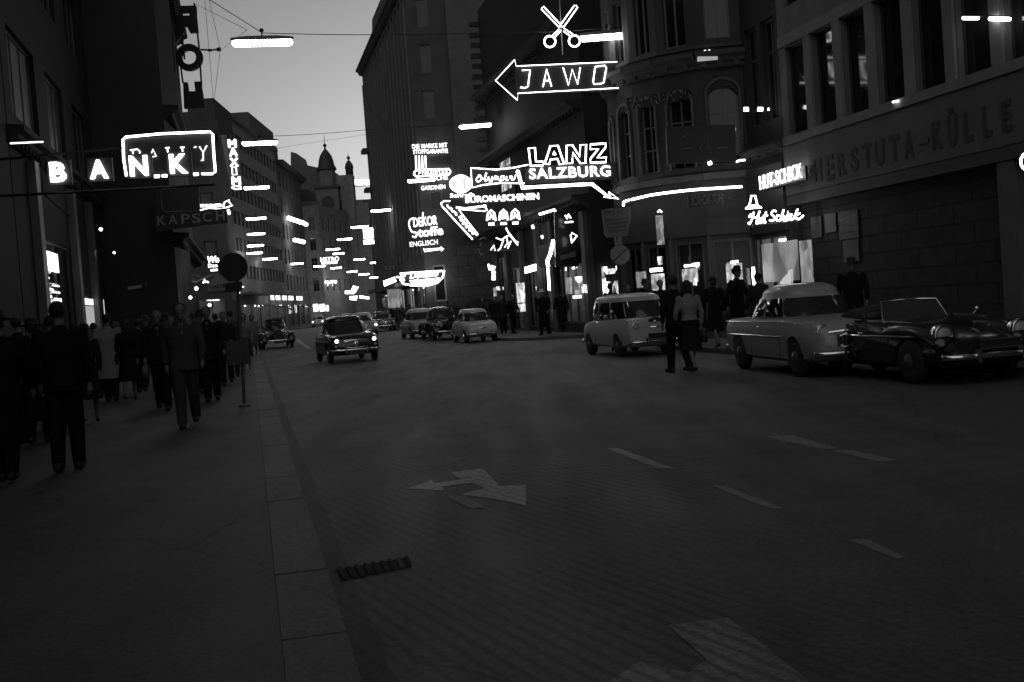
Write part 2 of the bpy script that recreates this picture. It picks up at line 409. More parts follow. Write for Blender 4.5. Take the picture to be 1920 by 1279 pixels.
def window(pl, h, fm, pm=None, rev=.2, bars=(1, 1), fw=.07, arch=False):
    a, b, c, d = h[:4]; bm = bmesh.new(); y0, y1 = rev-.07, rev-.01
    bx(bm, a, a+fw, y0, y1, c, d); bx(bm, b-fw, b, y0, y1, c, d); bx(bm, a+fw, b-fw, y0, y1, c, c+fw); bx(bm, a+fw, b-fw, y0, y1, d-fw, d)
    nx, nz = bars
    for i in range(nx):
        x = a+(b-a)*(i+1)/(nx+1); bx(bm, x-fw*.4, x+fw*.4, y0+.01, y1-.003, c+fw, d-fw)
    for i in range(nz):
        z = c+(d-c)*(i+1)/(nz+1) if nz > 1 else c+(d-c)*.68
        bx(bm, a+fw, b-fw, y0+.013, y1-.006, z-fw*.4, z+fw*.4)
    w = pl.add('window', bm, fm)
    bm = bmesh.new(); bm.faces.new([bm.verts.new(t) for t in ((a, y1-.02, c), (b, y1-.02, c), (b, y1-.02, d), (a, y1-.02, d))])
    if pl.map is not None: bm.transform(pl.map)
    me_obj('pane', bm, pm or PANE, w); return w
def strip(pl, name, x0, x1, z0, z1, out, mat, y=0.0, parent=None):
    bm = bmesh.new(); bx(bm, x0, x1, y-out, y+.02, z0, z1); return pl.add(name, bm, mat, parent)
def cornice(pl, x0, x1, z, mat, s=1.0, out=.5):
    bm = bmesh.new()
    prof = [(.02, 0), (-.12*s, 0), (-.15*s, .12*s), (-out*.6, .2*s), (-out*.65, .32*s), (-out, .4*s), (-out, .55*s), (.02, .6*s)]
    for xx in (x0, x1): pass
    a = [bm.verts.new((x0, p[0], z+p[1])) for p in prof]; b = [bm.verts.new((x1, p[0], z+p[1])) for p in prof]
    bm.faces.new(a); bm.faces.new(b[::-1])
    for i in range(len(prof)): bm.faces.new((a[i], b[i], b[(i+1) % len(prof)], a[(i+1) % len(prof)]))
    k = int((x1-x0)/.45)
    for i in range(k):
        xx = x0+(i+.5)*(x1-x0)/k; bx(bm, xx-.08, xx+.08, -out*.55, -.1, z+.02, z+.19*s)
    return pl.add('cornice', bm, mat)
def grid(L, cols, w, rows, m=.6):
    out = []; st = (L-2*m)/cols
    for z0, z1 in rows:
        for i in range(cols):
            x = m+st*(i+.5); out.append((x-w/2, x+w/2, z0, z1))
    return out
def shopwin(pl, h, strength=1.2, depth=1.1, goods=6, parts=3, lampw=.8, tex=True, backv=.35, lamp=True):
    """a lit display: opening with glass, inner box, lamp strip and goods"""
    a, b, c, d = h[:4]
    bm = bmesh.new(); y0 = .1; fw = .06
    bx(bm, a, a+fw, .04, .12, c, d); bx(bm, b-fw, b, .04, .12, c, d); bx(bm, a+fw, b-fw, .04, .12, c, c+fw); bx(bm, a+fw, b-fw, .04, .12, d-fw, d)
    for i in range(1, parts):
        x = a+(b-a)*i/parts; bx(bm, x-.03, x+.03, .045, .115, c+fw, d-fw)
    w = pl.add('shop_window', bm, METAL)
    def sub(name, bm, mat):
        if pl.map is not None: bm.transform(pl.map)
        return me_obj(name, bm, mat, w, recalc=False)
    bm = bmesh.new(); bm.faces.new([bm.verts.new(t) for t in ((a, .09, c), (b, .09, c), (b, .09, d), (a, .09, d))]); sub('pane', bm, clearglass())
    bm = bmesh.new(); Y = depth+.23
    for q in (((a, .23, c), (b, .23, c), (b, Y, c), (a, Y, c)), ((a, .23, d), (b, .23, d), (b, Y, d), (a, Y, d)), ((a, .23, c), (a, Y, c), (a, Y, d), (a, .23, d)),
              ((b, .23, c), (b, Y, c), (b, Y, d), (b, .23, d)), ((a, Y, c), (b, Y, c), (b, Y, d), (a, Y, d))): bm.faces.new([bm.verts.new(t) for t in q])
    sub('display_box', bm, grey(backv, .8, 0, 6, .3))
    if lamp:
        bm = bmesh.new(); n = max(1, int((b-a)/1.6))
        for i in range(n):
            x = a+(b-a)*(i+.5)/n; lw = min(lampw, (b-a)/n*.6)
            tube(bm, [(x-lw/2, .45, d-.12), (x+lw/2, .45, d-.12)], .035, 6)
        sub('lamp', bm, glow(strength*6))
    R = random.Random(int(a*100+c*37))
    for i in range(goods):
        bm = bmesh.new(); x = a+(b-a)*(i+.5)/goods+R.uniform(-.05, .05); wd = min(.2, (b-a)/goods*.35); hh = R.uniform(.25, .75)*(d-c)*.6; yy = R.uniform(.5, .9)
        k = R.randint(0, 2)
        if k == 0: bx(bm, x-wd, x+wd, yy, yy+.12, c+.02, c+hh)
        elif k == 1: lathe(bm, [(.02, c+.02), (wd*.9, c+.03), (wd*.3, c+hh*.4), (wd*.7, c+hh*.6), (wd*.6, c+hh*.9), (.02, c+hh)], 10, 'z', (x, yy, 0))
        else:
            bx(bm, x-.015, x+.015, yy, yy+.03, c+.02, c+hh); ball(bm, (x, yy, c+hh), (wd*.8, .1, wd*.7), 10, 6)
        sub('goods', bm, grey(R.choice((.08, .3, .6, .75)), .6, var=0))
    return w

def facadeplane(name, label, n, s0, cat='building', rot=None, side='R'):
    # right side: local x runs towards the camera (so that -y faces the street)
    if side == 'R': return Plane(name, label, cat, (*SN(n, s0), 0), radians(-90+13.1))
    return Plane(name, label, cat, (*SN(n, s0), 0), radians(90+13.1))
# helper for px rect -> local rect
def pr(pl, x0, y0, x1, y1):
    a = pl.L(x0, y0); b = pl.L(x1, y1)
    return (min(a[0], b[0]), max(a[0], b[0]), min(a[1], b[1]), max(a[1], b[1]))

FR = grey(.09, .6, var=.2); FRD = grey(.04, .6, var=.2)
# ---- E: modern office block, right foreground (n=14), local x=0 at far end (s=26.2) running to the camera
E_ = facadeplane('office_building', 'dark modern office block at far right with tall framed windows above a pale frieze', 14, 27.05)
LE = 47; EW = rustic(.05, .42, 1.3, .025)
ex = [pr(E_, 1519, 253-4, 1561, 62), pr(E_, 1572, 225, 1627, 20)]
zs0, zs1 = 5.3, 7.7
holes = []; x = .35
cols = []
for i in range(15):
    cols.append((x, x+1.02, 5.35, 7.6)); x += 1.42
holes += cols + [(a, b, 8.6, 10.8) for a, b, c, d in cols] + [(a, b, 11.8, 14) for a, b, c, d in cols]
WB = grey(.12, .8, .2, 5, .3)
wall(E_, LE, 17, holes, WB, depth=12, z0=3.8)
for h in cols: window(E_, h, FRD, bars=(0, 0), fw=.04)
for h in holes[15:]: window(E_, h, FRD, bars=(0, 0))
# raised surrounds between the tall windows
strip(E_, 'window_band', .1, 22, 7.63, 7.9, .08, grey(.17, .8, .1, 5, .2)); strip(E_, 'sill_band', .1, 22, 5.12, 5.32, .1, grey(.17, .8, .1, 5, .2))
for i, h in enumerate(cols): strip(E_, 'pier', h[1]+.04, h[1]+.36, 5.325, 7.625, .07, grey(.17, .8, .1, 5, .2))
strip(E_, 'frieze', 0, 30, 3.82, 5.1, .05, grey(.10, .8, .15, 4, .25))
# recessed ground floor
bm = bmesh.new(); bx(bm, 0, LE, .35, 11.9, 0, 3.79); E_.add('ground_floor', bm, EW)
bm = bmesh.new(); bx(bm, 0, LE, -.04, .34, 3.55, 3.798); E_.add('lintel', bm, grey(.04, .7, .1, 5, .3))
for xx in (8.4, 12.4, 16.4): 
    bm = bmesh.new(); bx(bm, xx, xx+.5, .0, .36, 0, 3.54); E_.add('pilaster', bm, grey(.1, .8, .2, 5, .3))
# black letters on the frieze
for ch, x0, x1, yb, yt in (('H', 1532, 1546, 342, 299), ('E', 1554, 1569, 339, 292), ('R', 1577, 1591, 331, 287), ('S', 1600, 1615, 324, 279), ('T', 1624, 1640, 318, 270), ('U', 1646, 1664, 313, 264), ('T', 1674, 1692, 305, 255), ('A', 1701, 1719, 299, 247),
        ('K', 1754, 1773, 283, 229), ('Ü', 1783, 1801, 278, 204), ('L', 1814, 1830, 268, 211), ('L', 1849, 1866, 259, 200), ('E', 1885, 1903, 249, 190)):
    E_.text('letter', ch, (x0, yb), (x1, yb-(x1-x0)*.27), yb-yt, grey(.035, .8, var=.3), y=-.053, bold=.03, th=.015)
E_.rect('letter_dash', 1727, 257, 1746, 272, .03, SIGNBLK, y=-.085)
# tube for the white light in the tall windows, never made an object
for (x0, x1, y_) in ((1800, 1900, 34),):
    a = E_.L(x0, y_, .9); b = E_.L(x1, y_, .9)
    bm = bmesh.new(); tube(bm, [(a[0], -.32, a[1]+.02), (b[0], -.32, b[1]+.05)], .035, 8)
# ---- D: hat shop
D_ = facadeplane('shop_building', 'narrow dark building with a hat shop between the office block and the rounded corner', 14.02, 29.3)
DL = 2.23
dh = [(.2, .95, 5.9, 8.6), (1.25, 2.0, 5.9, 8.6), (.2, .95, 10, 12.4), (1.25, 2.0, 10, 12.4)]
sw = (.06, 1.95, .5, 2.85)
wall(D_, DL, 17, dh+[sw], grey(.022, .8, .2, 5, .3), depth=9)
for h in dh: window(D_, h, grey(.05, .6, var=.2))
shopwin(D_, sw, 1.5, .9, 7, 2, .6, backv=.5)
strip(D_, 'fascia', 0.05, DL-.05, 2.95, 4.75, .12, grey(.025, .5, .1, 3, .2)); cornice(D_, 0, DL, 5.0, grey(.04, .8, var=.2), .5, .3)
strip(D_, 'shop_ledge', .05, 2.0, .36, .47, .1, grey(.05, .6, var=.2))
# ---- C: rounded corner building
cp = [(7.06, 31.7), (5.75, 31.85), (4.75, 32.4), (4.05, 33.15), (3.62, 34.1), (3.5, 35.2), (4.1, 37.6), (8, 40)]
C_root = thing('corner_building', 'tall dark corner building with rounded front, arched windows and a shop below', 'building', (5, 36, 0))
CM = grey(.035, .85, .3, 4, .35)
HC_ = 18
C_seg = []
for i in range(len(cp)-1):
    a, b = Vector(cp[i+1]), Vector(cp[i]); L = (b-a).length; r = atan2(b.y-a.y, b.x-a.x)
    pl = Plane('', '', '', (a.x, a.y, 0), r, root=C_root); C_seg.append((pl, L))
    if i == 0: hs = [(.25, L-.2, 5.0, 7.2), (.3, L-.3, 8.55, 10.3), (.3, L-.3, 11.6, 13.4)]; gs = (.12, L-.1, .35, 2.9)
    elif i < 4: hs = [(.22, L-.22, 5.0, 7.0), (.25, L-.25, 8.45, 10.2), (.25, L-.25, 11.6, 13.4)]; gs = (.14, L-.14, .35, 2.9)
    elif i == 4: hs = [(.3, L-.3, 5.0, 6.8), (.3, L-.3, 8.45, 10.2)]; gs = None
    else: hs = [(.6, 1.5, 5.0, 7), (.6, 1.5, 8.5, 10.3)]; gs = None
    wall(pl, L, HC_, hs+([gs] if gs else []), CM, name='wall', depth=.4, back=False)
    bm = bmesh.new(); bm.faces.new([bm.verts.new(t) for t in ((0, .4, 0), (L, .4, 0), (L, .4, HC_), (0, .4, HC_))]); pl.add('wall_back', bm, CM)
    for k, h in enumerate(hs):
        pm = PANE
        window(pl, h, grey(.12, .6, var=.2), pm, bars=(1, 2 if k == 0 else 0), fw=.05)
        if k == 0:   # arched hood over the tall windows
            bm = bmesh.new(); cx = (h[0]+h[1])/2; rr = (h[1]-h[0])/2+.04
            ap = [(cx-rr*cos(t*pi/12), -.04, h[3]-rr*.75+rr*.95*sin(t*pi/12)+.12) for t in range(13)]
            tube(bm, [(ap[0][0], -.04, h[2])]+ap+[(ap[-1][0], -.04, h[2])], .045, 6); pl.add('arch_moulding', bm, grey(.09, .8, var=.2), smooth=True)
            # spandrels that close the square head to an arch
            bm = bmesh.new()
            for sg in (-1, 1):
                pts = [(cx+sg*rr*.92, h[3])]+[(cx+sg*rr*.92*cos(t*pi/12), h[3]-rr*.8+rr*.8*sin(t*pi/12)) for t in range(0, 7)]
                prism(bm, pts if sg > 0 else pts[::-1], .02, .1)
            pl.add('arch_spandrel', bm, CM)
    if gs: shopwin(pl, gs, (1.6, 1.0, 1.8, 1.4, 1, 1, 1)[i], 1.0, 4, 2, .45, backv=.35)
    strip(pl, 'band', -.02, L+.02, 3.05, 3.5, .07, grey(.03, .6, var=.2)); 
    cornice(pl, -.03, L+.03, 7.72, grey(.05, .8, var=.2), .8, .35); strip(pl, 'sill_course', -.01, L+.01, 4.62, 4.8, .09, grey(.07, .8, var=.2))
    strip(pl, 'upper_course', -.01, L+.01, 8.3, 8.4, .06, grey(.05, .8, var=.2))
    strip(pl, 'lower_pier', -.02, .1, 0, 3.04, .05, grey(.05, .7, var=.2))
# roof slab of corner building
bm = bmesh.new(); slab(bm, [(p[0]-5, p[1]-36) for p in cp]+[(8, 4), (8, -4.2), (2.3, -4.2)][0:1], HC_+.002, HC_+.2); me_obj('roof', bm, grey(.05), C_root)
# lit bedroom lamp in an upper window
# ---- B: dark building with ornate eaves behind the corner
B_ = facadeplane('arcade_building', 'black facade with lit arcade shops, between the side street and the tall ribbed block', 13, 58.3)
BL = 17.2
bh = [pr(B_, 930, 300, 960, 352), (5.5, 6.7, 6.2, 8), (9, 10.2, 6.2, 8), (12.5, 13.7, 6.2, 8)]
bsh = [(.6, 2.2, .3, 3.9), (3.6, 5.6, .15, 3.2), (6.4, 8.6, .3, 3.4), (9.4, 11.0, .3, 3.2), (12.2, 15.6, .5, 2.9)]
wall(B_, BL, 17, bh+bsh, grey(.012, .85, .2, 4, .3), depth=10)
for i, h in enumerate(bh): window(B_, h, FR, glowtex(.5, 4) if i == 0 else None)
for i, h in enumerate(bsh): shopwin(B_, h, (2, 4, 1.5, 2.5, 2)[i], .9, 5, (1, 1, 2, 1, 3)[i], .5, backv=.45)
for z_, s_ in ((4.9, 1.0), (8.6, .8), (12, .9)): cornice(B_, -.3, BL, z_, grey(.018, .8, var=.2), s_, .7)
for xx in (0, 2.7, 5.9, 8.9, 11.4, 16.2):
    strip(B_, 'pilaster', xx, xx+.5, 0, 4.88, .18, grey(.07, .75, .2, 5, .3))
for k in range(13):   # carved brackets on the far corner
    bm = bmesh.new(); z = 9.6+k*.55; bx(bm, -.35-.12*(k % 2), -.02, -.45, .3, z, z+.22); B_.add('corner_ornament', bm, grey(.03, .8, var=.2))
# awning / hanging sign panels of the arcade
bm = bmesh.new(); bx(bm, 11.8, 15.9, -.75, -.2, 2.95, 3.85); B_.add('shop_canopy', bm, grey(.05, .6, var=.2))
# ---- A: tall ribbed block
A_ = facadeplane('ribbed_building', 'tall grey block with closely ribbed windows rising beside the strip of sky', 12, 104.8)
AL = 28.6; AH = 23.4
AM = grey(.085, .85, .3, 3, .3)
rows = [(6+3.0*i, 8.1+3.0*i) for i in range(6)]
ah = grid(AL, 15, .95, rows, .5)
ash = [(1, 5.5, .4, 3.0), (6.6, 11, .4, 3.0), (12.2, 17, .4, 3.1), (18.2, 22.4, .4, 3.1), (23.6, 27.6, .4, 3.1)]
wall(A_, AL, AH, ah+ash, AM, depth=9)
for h in ah: window(A_, h, FR, bars=(1, 0))
for i, h in enumerate(ash): shopwin(A_, h, (1.5, 1.5, 3, 3, 1)[i], 1.0, 6, 3, .9, backv=.5)
for i in range(16): strip(A_, 'rib', .5+i*1.84-.12, .5+i*1.84+.12, 5.2, AH-1, .14, grey(.12, .85, .2, 5, .3))
cornice(A_, -.3, AL+.2, AH, grey(.05, .8, var=.2), 1.0, .55)
strip(A_, 'shop_canopy', .5, AL-.3, 3.2, 3.5, 1.1, grey(.05, .7, var=.2))
for z_ in (12.6, 16.2): strip(A_, 'balcony', -.7, 1.2, z_, z_+.35, .6, grey(.05, .8, var=.2))
bm = bmesh.new(); prism(bm, [(0, AH+.9), (AL, AH+.9), (AL, AH+4.5), (2.5, AH+4.5)], 1.0, 8); A_.add('mansard_roof', bm, grey(.04, .7, var=.3))
# frontal wing of A facing the side street
A2 = Plane('stone_building', 'plain grey street-end building with rusticated ground floor and blind upper wall', 'building', (*SN(12.0, 76.15), 0), radians(2))
a2h = [(.5, 1.35, 1.9, 4.4)]
for z in range(5):
    for xx in (.7, 3.0, 5.2): a2h.append((xx, xx+.8, 8.2+3.1*z, 10.1+3.1*z))
wall(A2, 9.5, 26, a2h, grey(.06, .85, .3, 3, .3), depth=10)
window(A2, a2h[0], grey(.2, .6, var=.2), bars=(0, 0), fw=.12)
for h in a2h[1:]: window(A2, h, FR, bars=(0, 1))
bm = bmesh.new(); bx(bm, 1.75, 6.6, -.12, .0, 0, 5.6); A2.add('stone_base', bm, rustic(.13, .7, 1.5, .02))
strip(A2, 'bay', 2.7, 6.0, 6.2, 25.5, .5, grey(.095, .85, .3, 3, .3))
A2.text('carved_tablet', '?', (0, 0), (1, 0), 1, SIGNBLK) if False else None
bm = bmesh.new(); bx(bm, 3.5, 4.5, -.16, -.125, 3.0, 4.0); A2.add('wall_plaque', bm, grey(.08, .7, .2, 8, .4))
bm = bmesh.new(); prism(bm, [(2.6+1.0+1.1*cos(t*pi/8), 1.2+.75*sin(t*pi/8)*1.0) for t in range(9)]+[(2.5, .1), (4.7, .1)][::1], -.15, -.125); A2.add('arched_niche', bm, grey(.025, .8, var=.2))

# ---- left side
def lplane(name, label, n, s0): return Plane(name, label, 'building', (*SN(n, s0), 0), radians(90+13.1))
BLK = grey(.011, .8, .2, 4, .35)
L1 = lplane('dark_building', 'dark building at the left edge behind the nearest walkers', -5, -14)
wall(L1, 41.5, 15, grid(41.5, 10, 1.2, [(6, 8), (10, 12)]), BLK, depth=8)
for h in grid(41.5, 10, 1.2, [(6, 8), (10, 12)]): window(L1, h, FRD)
L2 = lplane('bank_building', 'dark building with tall stone pillars and lit shop windows on the left', -5, 27.6)
L2L = 15.8; o2 = 27.6
def r2(s0, s1, z0, z1): return (s0-o2, s1-o2, z0, z1)
l2h = [r2(28.4, 31.9, 6.85, 9.0), r2(33.6, 36.5, 6.85, 9.0), r2(38.5, 41.5, 6.85, 9.0), r2(28.4, 31.9, 11, 13), r2(33.6, 36.5, 11, 13), r2(38.5, 41.5, 11, 13)]
l2s = [r2(30.3, 35.4, .5, 4.1), r2(36.8, 38.9, .2, 2.75)]
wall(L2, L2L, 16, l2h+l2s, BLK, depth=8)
for i, h in enumerate(l2h): window(L2, h, FR, grey(.16, .5, 0, 3, .3) if i == 0 else (grey(.08, .3, var=.3) if i == 1 else None), bars=(2, 0))
shopwin(L2, l2s[0], .12, 1.3, 9, 2, .5, backv=.12)
shopwin(L2, l2s[1], .55, 1.0, 2, 1, 1.2, backv=.4)
for s_ in (29.55, 35.6, 39.4): strip(L2, 'pillar', s_-o2, s_+.55-o2, 0, 5.9, .2, grey(.12, .35, .1, 5, .3))
cornice(L2, 0, L2L, 6.0, BLK, .8, .35)

# glowing sheets on the wall front stand in for the lit panel and goods
a0, b0, c0, d0 = pr(L2, 73, 466, 109, 512)
bm = bmesh.new(); bx(bm, a0, b0, -.03, .0, c0, d0); L2.add('lit_panel', bm, glow(1.6))
R_ = random.Random(3)
for (x_, y_, w_, h_) in ((80, 520, 16, 7), (95, 532, 22, 4), (100, 536, 14, 5), (84, 542, 24, 9), (100, 548, 16, 6), (86, 556, 14, 6), (104, 563, 14, 9), (108, 572, 12, 4), (96, 577, 22, 4), (84, 583, 5, 4)):
    a_, b_, c_, d_ = pr(L2, x_-w_/2+3, y_-h_/2, x_+w_/2+3, y_+h_/2); bm = bmesh.new(); bx(bm, a_, b_, -.03, -.005, c_, d_); L2.add('glowing_goods', bm, glowtex(1.8, 9) if R_.random() < .7 else glowtex(.5, 9))
for (x0, y0, x1, y1, g_) in ((155, 559, 178, 573, 1.0), (155, 573.5, 178, 612, .28), (180, 560, 182.5, 612, .8), (193, 562, 196, 598, .5)):
    a_, b_, c_, d_ = pr(L2, x0, y0, x1, y1); bm = bmesh.new(); bx(bm, a_, b_, -.03, -.005, c_, d_); L2.add('lit_door_pane', bm, glow(g_))
L3 = Plane('step_building', 'dark projecting building with narrow lit shop column on the left pavement', 'building', (*SN(-5.0, 43.4), 0), radians(8))
L3W = 2.55
l3h = [pr(L3, 231, 355, 258, 408), (1.7, 2.3, 6.6, 8.3), (.35, 1.15, 10, 12), (1.4, 2.2, 10, 12)]
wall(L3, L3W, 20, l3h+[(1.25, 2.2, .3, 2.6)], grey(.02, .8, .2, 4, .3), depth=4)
for i, h in enumerate(l3h): window(L3, h, FR, glowtex(.6, 5) if i == 0 else None, bars=(1, 1))
shopwin(L3, (1.25, 2.2, .3, 2.6), .8, .8, 3, 1, .5, backv=.4)
for (x0, y0, x1, y1, g_) in ((229, 575, 240, 583, 1.5), (231, 475, 235, 570, .25), (262, 585, 285, 594, 1.5), (264, 594, 280, 606, .4)):
    a_, b_, c_, d_ = pr(L3, x0, y0, x1, y1); bm = bmesh.new(); bx(bm, a_, b_, -.06, -.005, c_, d_); L3.add('lit_pane', bm, glow(g_))
bm = bmesh.new(); a_, b_, c_, d_ = pr(L3, 205, 395, 228, 700); bx(bm, a_, b_, -.1, -.002, 0, 9); L3.add('pillar', bm, grey(.13, .5, .1, 5, .3))
L3s = Plane('', '', '', (L3.o.x+cos(L3.rot)*L3W, L3.o.y+sin(L3.rot)*L3W, 0), radians(90+13.1), root=L3.root)
hs = grid(17, 6, 1.0, [(6.5, 8.5), (10, 12), (13.5, 15.5)]); gh = [(1, 4, .3, 3), (5, 9, .3, 3), (10, 12.5, .3, 3), (13.2, 16, .3, 3)]
wall(L3s, 17, 20, hs+gh, grey(.018, .8, .2, 4, .3), depth=6)
for h in hs: window(L3s, h, FRD)
for i, h in enumerate(gh): shopwin(L3s, h, 1.0, 1, 4, 2, .5, backv=.3)
for z_ in (4.5, 9.2, 15.9, 19.9): cornice(L3s, 0, 17, z_, BLK, .9, .55)
L5 = Plane('side_street_building', 'grey block closing the side street on the left, with a boxy rooftop storey', 'building', (-26, 74.2, 0), radians(3))
l5h = grid(7.9, 4, .9, [(5.2, 7), (8.4, 10.2), (11.4, 13)], .5)
wall(L5, 7.65, 14.9, l5h+[(3, 5, .3, 3.2), (5.4, 7.2, .3, 3.2)], grey(.06, .85, .3, 3, .3), depth=.5, back=False)
bm = bmesh.new(); slab(bm, [(0, .1), (7.6, .1), (1.0, 38.5), (-6, 38.5)], 14.8, 14.895); L5.add('roof', bm, grey(.05))
for h in l5h: window(L5, h, FR)
shopwin(L5, (3, 5, .3, 3.2), .7, 1, 3, 2); shopwin(L5, (5.4, 7.2, .3, 3.2), .5, 1, 3, 2)
cornice(L5, 0, 7.65, 13.6, grey(.05), .9, .5)
bm = bmesh.new(); bx(bm, 5.75, 7.5, .05, 6, 14.902, 16.4); L5.add('rooftop_storey', bm, grey(.05, .8, .2, 4, .3))
bm = bmesh.new(); bx(bm, 4.2, 5.74, .1, 5, 14.902, 15.6); L5.add('dormer', bm, grey(.06, .8, .2, 4, .3))
L5s = Plane('', '', '', (L5.o.x+cos(L5.rot)*7.65, L5.o.y+sin(L5.rot)*7.65, 0), atan2(113-74.6, -27.0+18.36), root=L5.root)
L5L = 39
hs = grid(L5L, 8, 1.1, [(5.2, 7), (8.4, 10.2), (11.4, 13)]); gh = grid(L5L, 8, 3.4, [(.3, 3.1)])
wall(L5s, L5L, 14.9, hs+gh, grey(.06, .85, .3, 3, .3), depth=.5, back=False)
for h in hs: window(L5s, h, FR)
for i, h in enumerate(gh): shopwin(L5s, h, .5, 1, 4, 2)
# L6 banded apartment block
def seg_building(name, label, p0, p1, H, mat, depth=10):
    a, b = Vector(p0), Vector(p1); pl = Plane(name, label, 'building', (a.x, a.y, 0), atan2(b.y-a.y, b.x-a.x)); return pl, (b-a).length
L6, l = seg_building('banded_building', 'modern block with pale bands and long rows of windows on the left', (-27.1, 113.2), (-27.9, 141), 22, None)
rows = [(5.9+2.75*i, 7.3+2.75*i) for i in range(6)]
hs = grid(l, 14, 1.75, rows, .2)
gh = grid(l, 5, 4.6, [(.4, 3.2)])
wall(L6, l, 22.3, hs+gh, grey(.25, .85, .2, 3, .2), depth=10)
for h in hs: window(L6, h, FR, bars=(1, 0), fw=.06)
for i, h in enumerate(gh): shopwin(L6, h, 2, 1, 5, 4, .9, backv=.4)
strip(L6, 'roof_slab', -.2, l+.2, 22.31, 22.5, .4, grey(.16))
bm = bmesh.new(); bx(bm, l*.45, l, -.003, 6, 22.51, 24.7); L6.add('attic_storey', bm, grey(.08, .8, .2, 3, .2))
strip(L6, 'shop_canopy', 0, l, 4.15, 4.4, 1.3, grey(.14, .7, var=.2))
for i, (x0, x1) in enumerate(((485, 491), (495, 503), (508, 516), (520, 529), (536, 547))):
    a_, b_, c_, d_ = pr(L6, x0, 545, x1, 551); bm = bmesh.new(); bx(bm, a_, b_, -1.32, -1.25, 3.6, 4.1); L6.add('lit_sign_box', bm, glow(1.6))
L7, l = seg_building('cornice_building', 'dark old building with a heavy cornice beside the banded block', (-27.95, 141.4), (-28.9, 163), 21, None)
hs = grid(l, 7, 1.1, [(5+3.3*i, 7+3.3*i) for i in range(5)]); gh = grid(l, 4, 4, [(.4, 3.2)])
wall(L7, l, 20.6, hs+gh, grey(.09, .85, .3, 3, .3), depth=9)
for h in hs: window(L7, h, FR)
for i, h in enumerate(gh): shopwin(L7, h, .8, 1, 4, 3)
cornice(L7, -.2, l+.1, 20.6, grey(.04), 1.3, 1.0)
bm = bmesh.new(); bx(bm, 0, 9, 1, 8, 21.5, 24.2); L7.add('rooftop_storey', bm, grey(.05, .8, var=.2))
# L8 ornate corner and cupola
L8 = Plane('ornate_building', 'pale ornate corner house with a curved roof below the cupola', 'building', (-32.2, 163.5, 0), radians(8))
hs = grid(5.4, 3, .9, [(5+3.0*i, 6.9+3.0*i) for i in range(4)], .3)
wall(L8, 5.4, 17.6, hs+[(.6, 2.2, .3, 3), (3, 4.9, .3, 3)], grey(.21, .85, .4, 6, .35), depth=12)
for h in hs: window(L8, h, FR)
shopwin(L8, (.6, 2.2, .3, 3), 1.2, 1, 2, 1); shopwin(L8, (3, 4.9, .3, 3), 1.2, 1, 2, 1)
cornice(L8, -.2, 5.6, 17.6, grey(.12), 1, .6)
for zz in range(14):
    strip(L8, 'quoin', .02, .45 if zz % 2 else .3, 4+zz*.95, 4.75+zz*.95, .06, grey(.17)); strip(L8, 'quoin', 5.0 if zz % 2 else 5.1, 5.38, 4+zz*.95, 4.75+zz*.95, .06, grey(.17))
bm = bmesh.new()
v0 = [(0, 18.25), (5.4, 18.25), (5.0, 19.3), (4.0, 20.0), (2.7, 20.2), (1.4, 20.0), (.4, 19.3)]
prism(bm, v0, .2, 11); L8.add('curved_roof', bm, grey(.045, .7, var=.3))
L8s = Plane('', '', '', (L8.o.x+cos(L8.rot)*5.4, L8.o.y+sin(L8.rot)*5.4, 0), radians(82), root=L8.root)
hs = grid(16, 5, 1.0, [(5+3.0*i, 6.9+3.0*i) for i in range(4)], .3)
wall(L8s, 16, 17.6, hs, grey(.18, .85, .4, 6, .35), depth=.5, back=False)
for h in hs: window(L8s, h, FR)
# church with cupola and turret
chv = thing('church', 'old church with a dark dome, slim turret and sloping roof at the far left', 'church', (-28.6, 182, 0))
def lat(name, prof, mat, c, seg=20, parent=chv):
    bm = bmesh.new(); lathe(bm, prof, seg, 'z', c); return me_obj(name, bm, mat, parent, seg > 12)
CH = grey(.15, .85, .3, 4, .3); CHD = grey(.035, .6, var=.3)
bm = bmesh.new(); bx(bm, -6, 6.2, -.5, 22, 0, 19.6); me_obj('nave', bm, CH, chv)
bm = bmesh.new(); prism(bm, [(-5.5, 19.61), (2.2, 19.61), (1.8, 24.6), (-3.6, 26.2), (-4.0, 27.9), (-4.9, 28.2)], .4, 9); me_obj('gable_roof', bm, grey(.09, .7, var=.3), chv)
tw = (.9, -1.0, 0)
bm = bmesh.new(); bx(bm, tw[0]-1.75, tw[0]+1.75, -2.4, .3, 0, 21.6); me_obj('tower', bm, CH, chv)
bm = bmesh.new(); bx(bm, tw[0]-2.0, tw[0]+2.0, -2.7, .4, 21.6, 22.0); me_obj('tower_cornice', bm, CHD, chv)
lat('clock', [(.9, -2.62), (1.0, -2.42)][::-1] and [(.02, 19.6), (.02, 19.61)], CHD, tw) if False else None
bm = bmesh.new(); lathe(bm, [(1.0, -2.55), (1.0, -2.41)], 20, 'y', (tw[0], 0, 19.4)); me_obj('clock', bm, CHD, chv)
lat('drum', [(1.35, 22.0), (1.35, 24.6)], CH, tw, 8)
lat('dome', [(1.6, 24.6), (1.6, 24.8), (1.3, 25.4), (1.2, 26.1), (.95, 26.9), (.5, 27.6), (.2, 27.95), (.12, 28.3), (.3, 28.5), (.3, 28.7), (.06, 28.9), (.03, 30.3)], CHD, tw)
tt = (4.5, -.8, 0)
bm = bmesh.new(); bx(bm, 3.0, 5.0, -1.6, 1, 0, 23.6); me_obj('turret_base', bm, CH, chv)
lat('turret', [(.62, 23.6), (.62, 24.6), (.72, 24.7), (.6, 25.3), (.3, 25.8), (.1, 26), (.28, 26.3), (.28, 26.5), (.04, 26.7), (.02, 27.3)], CHD, tt)
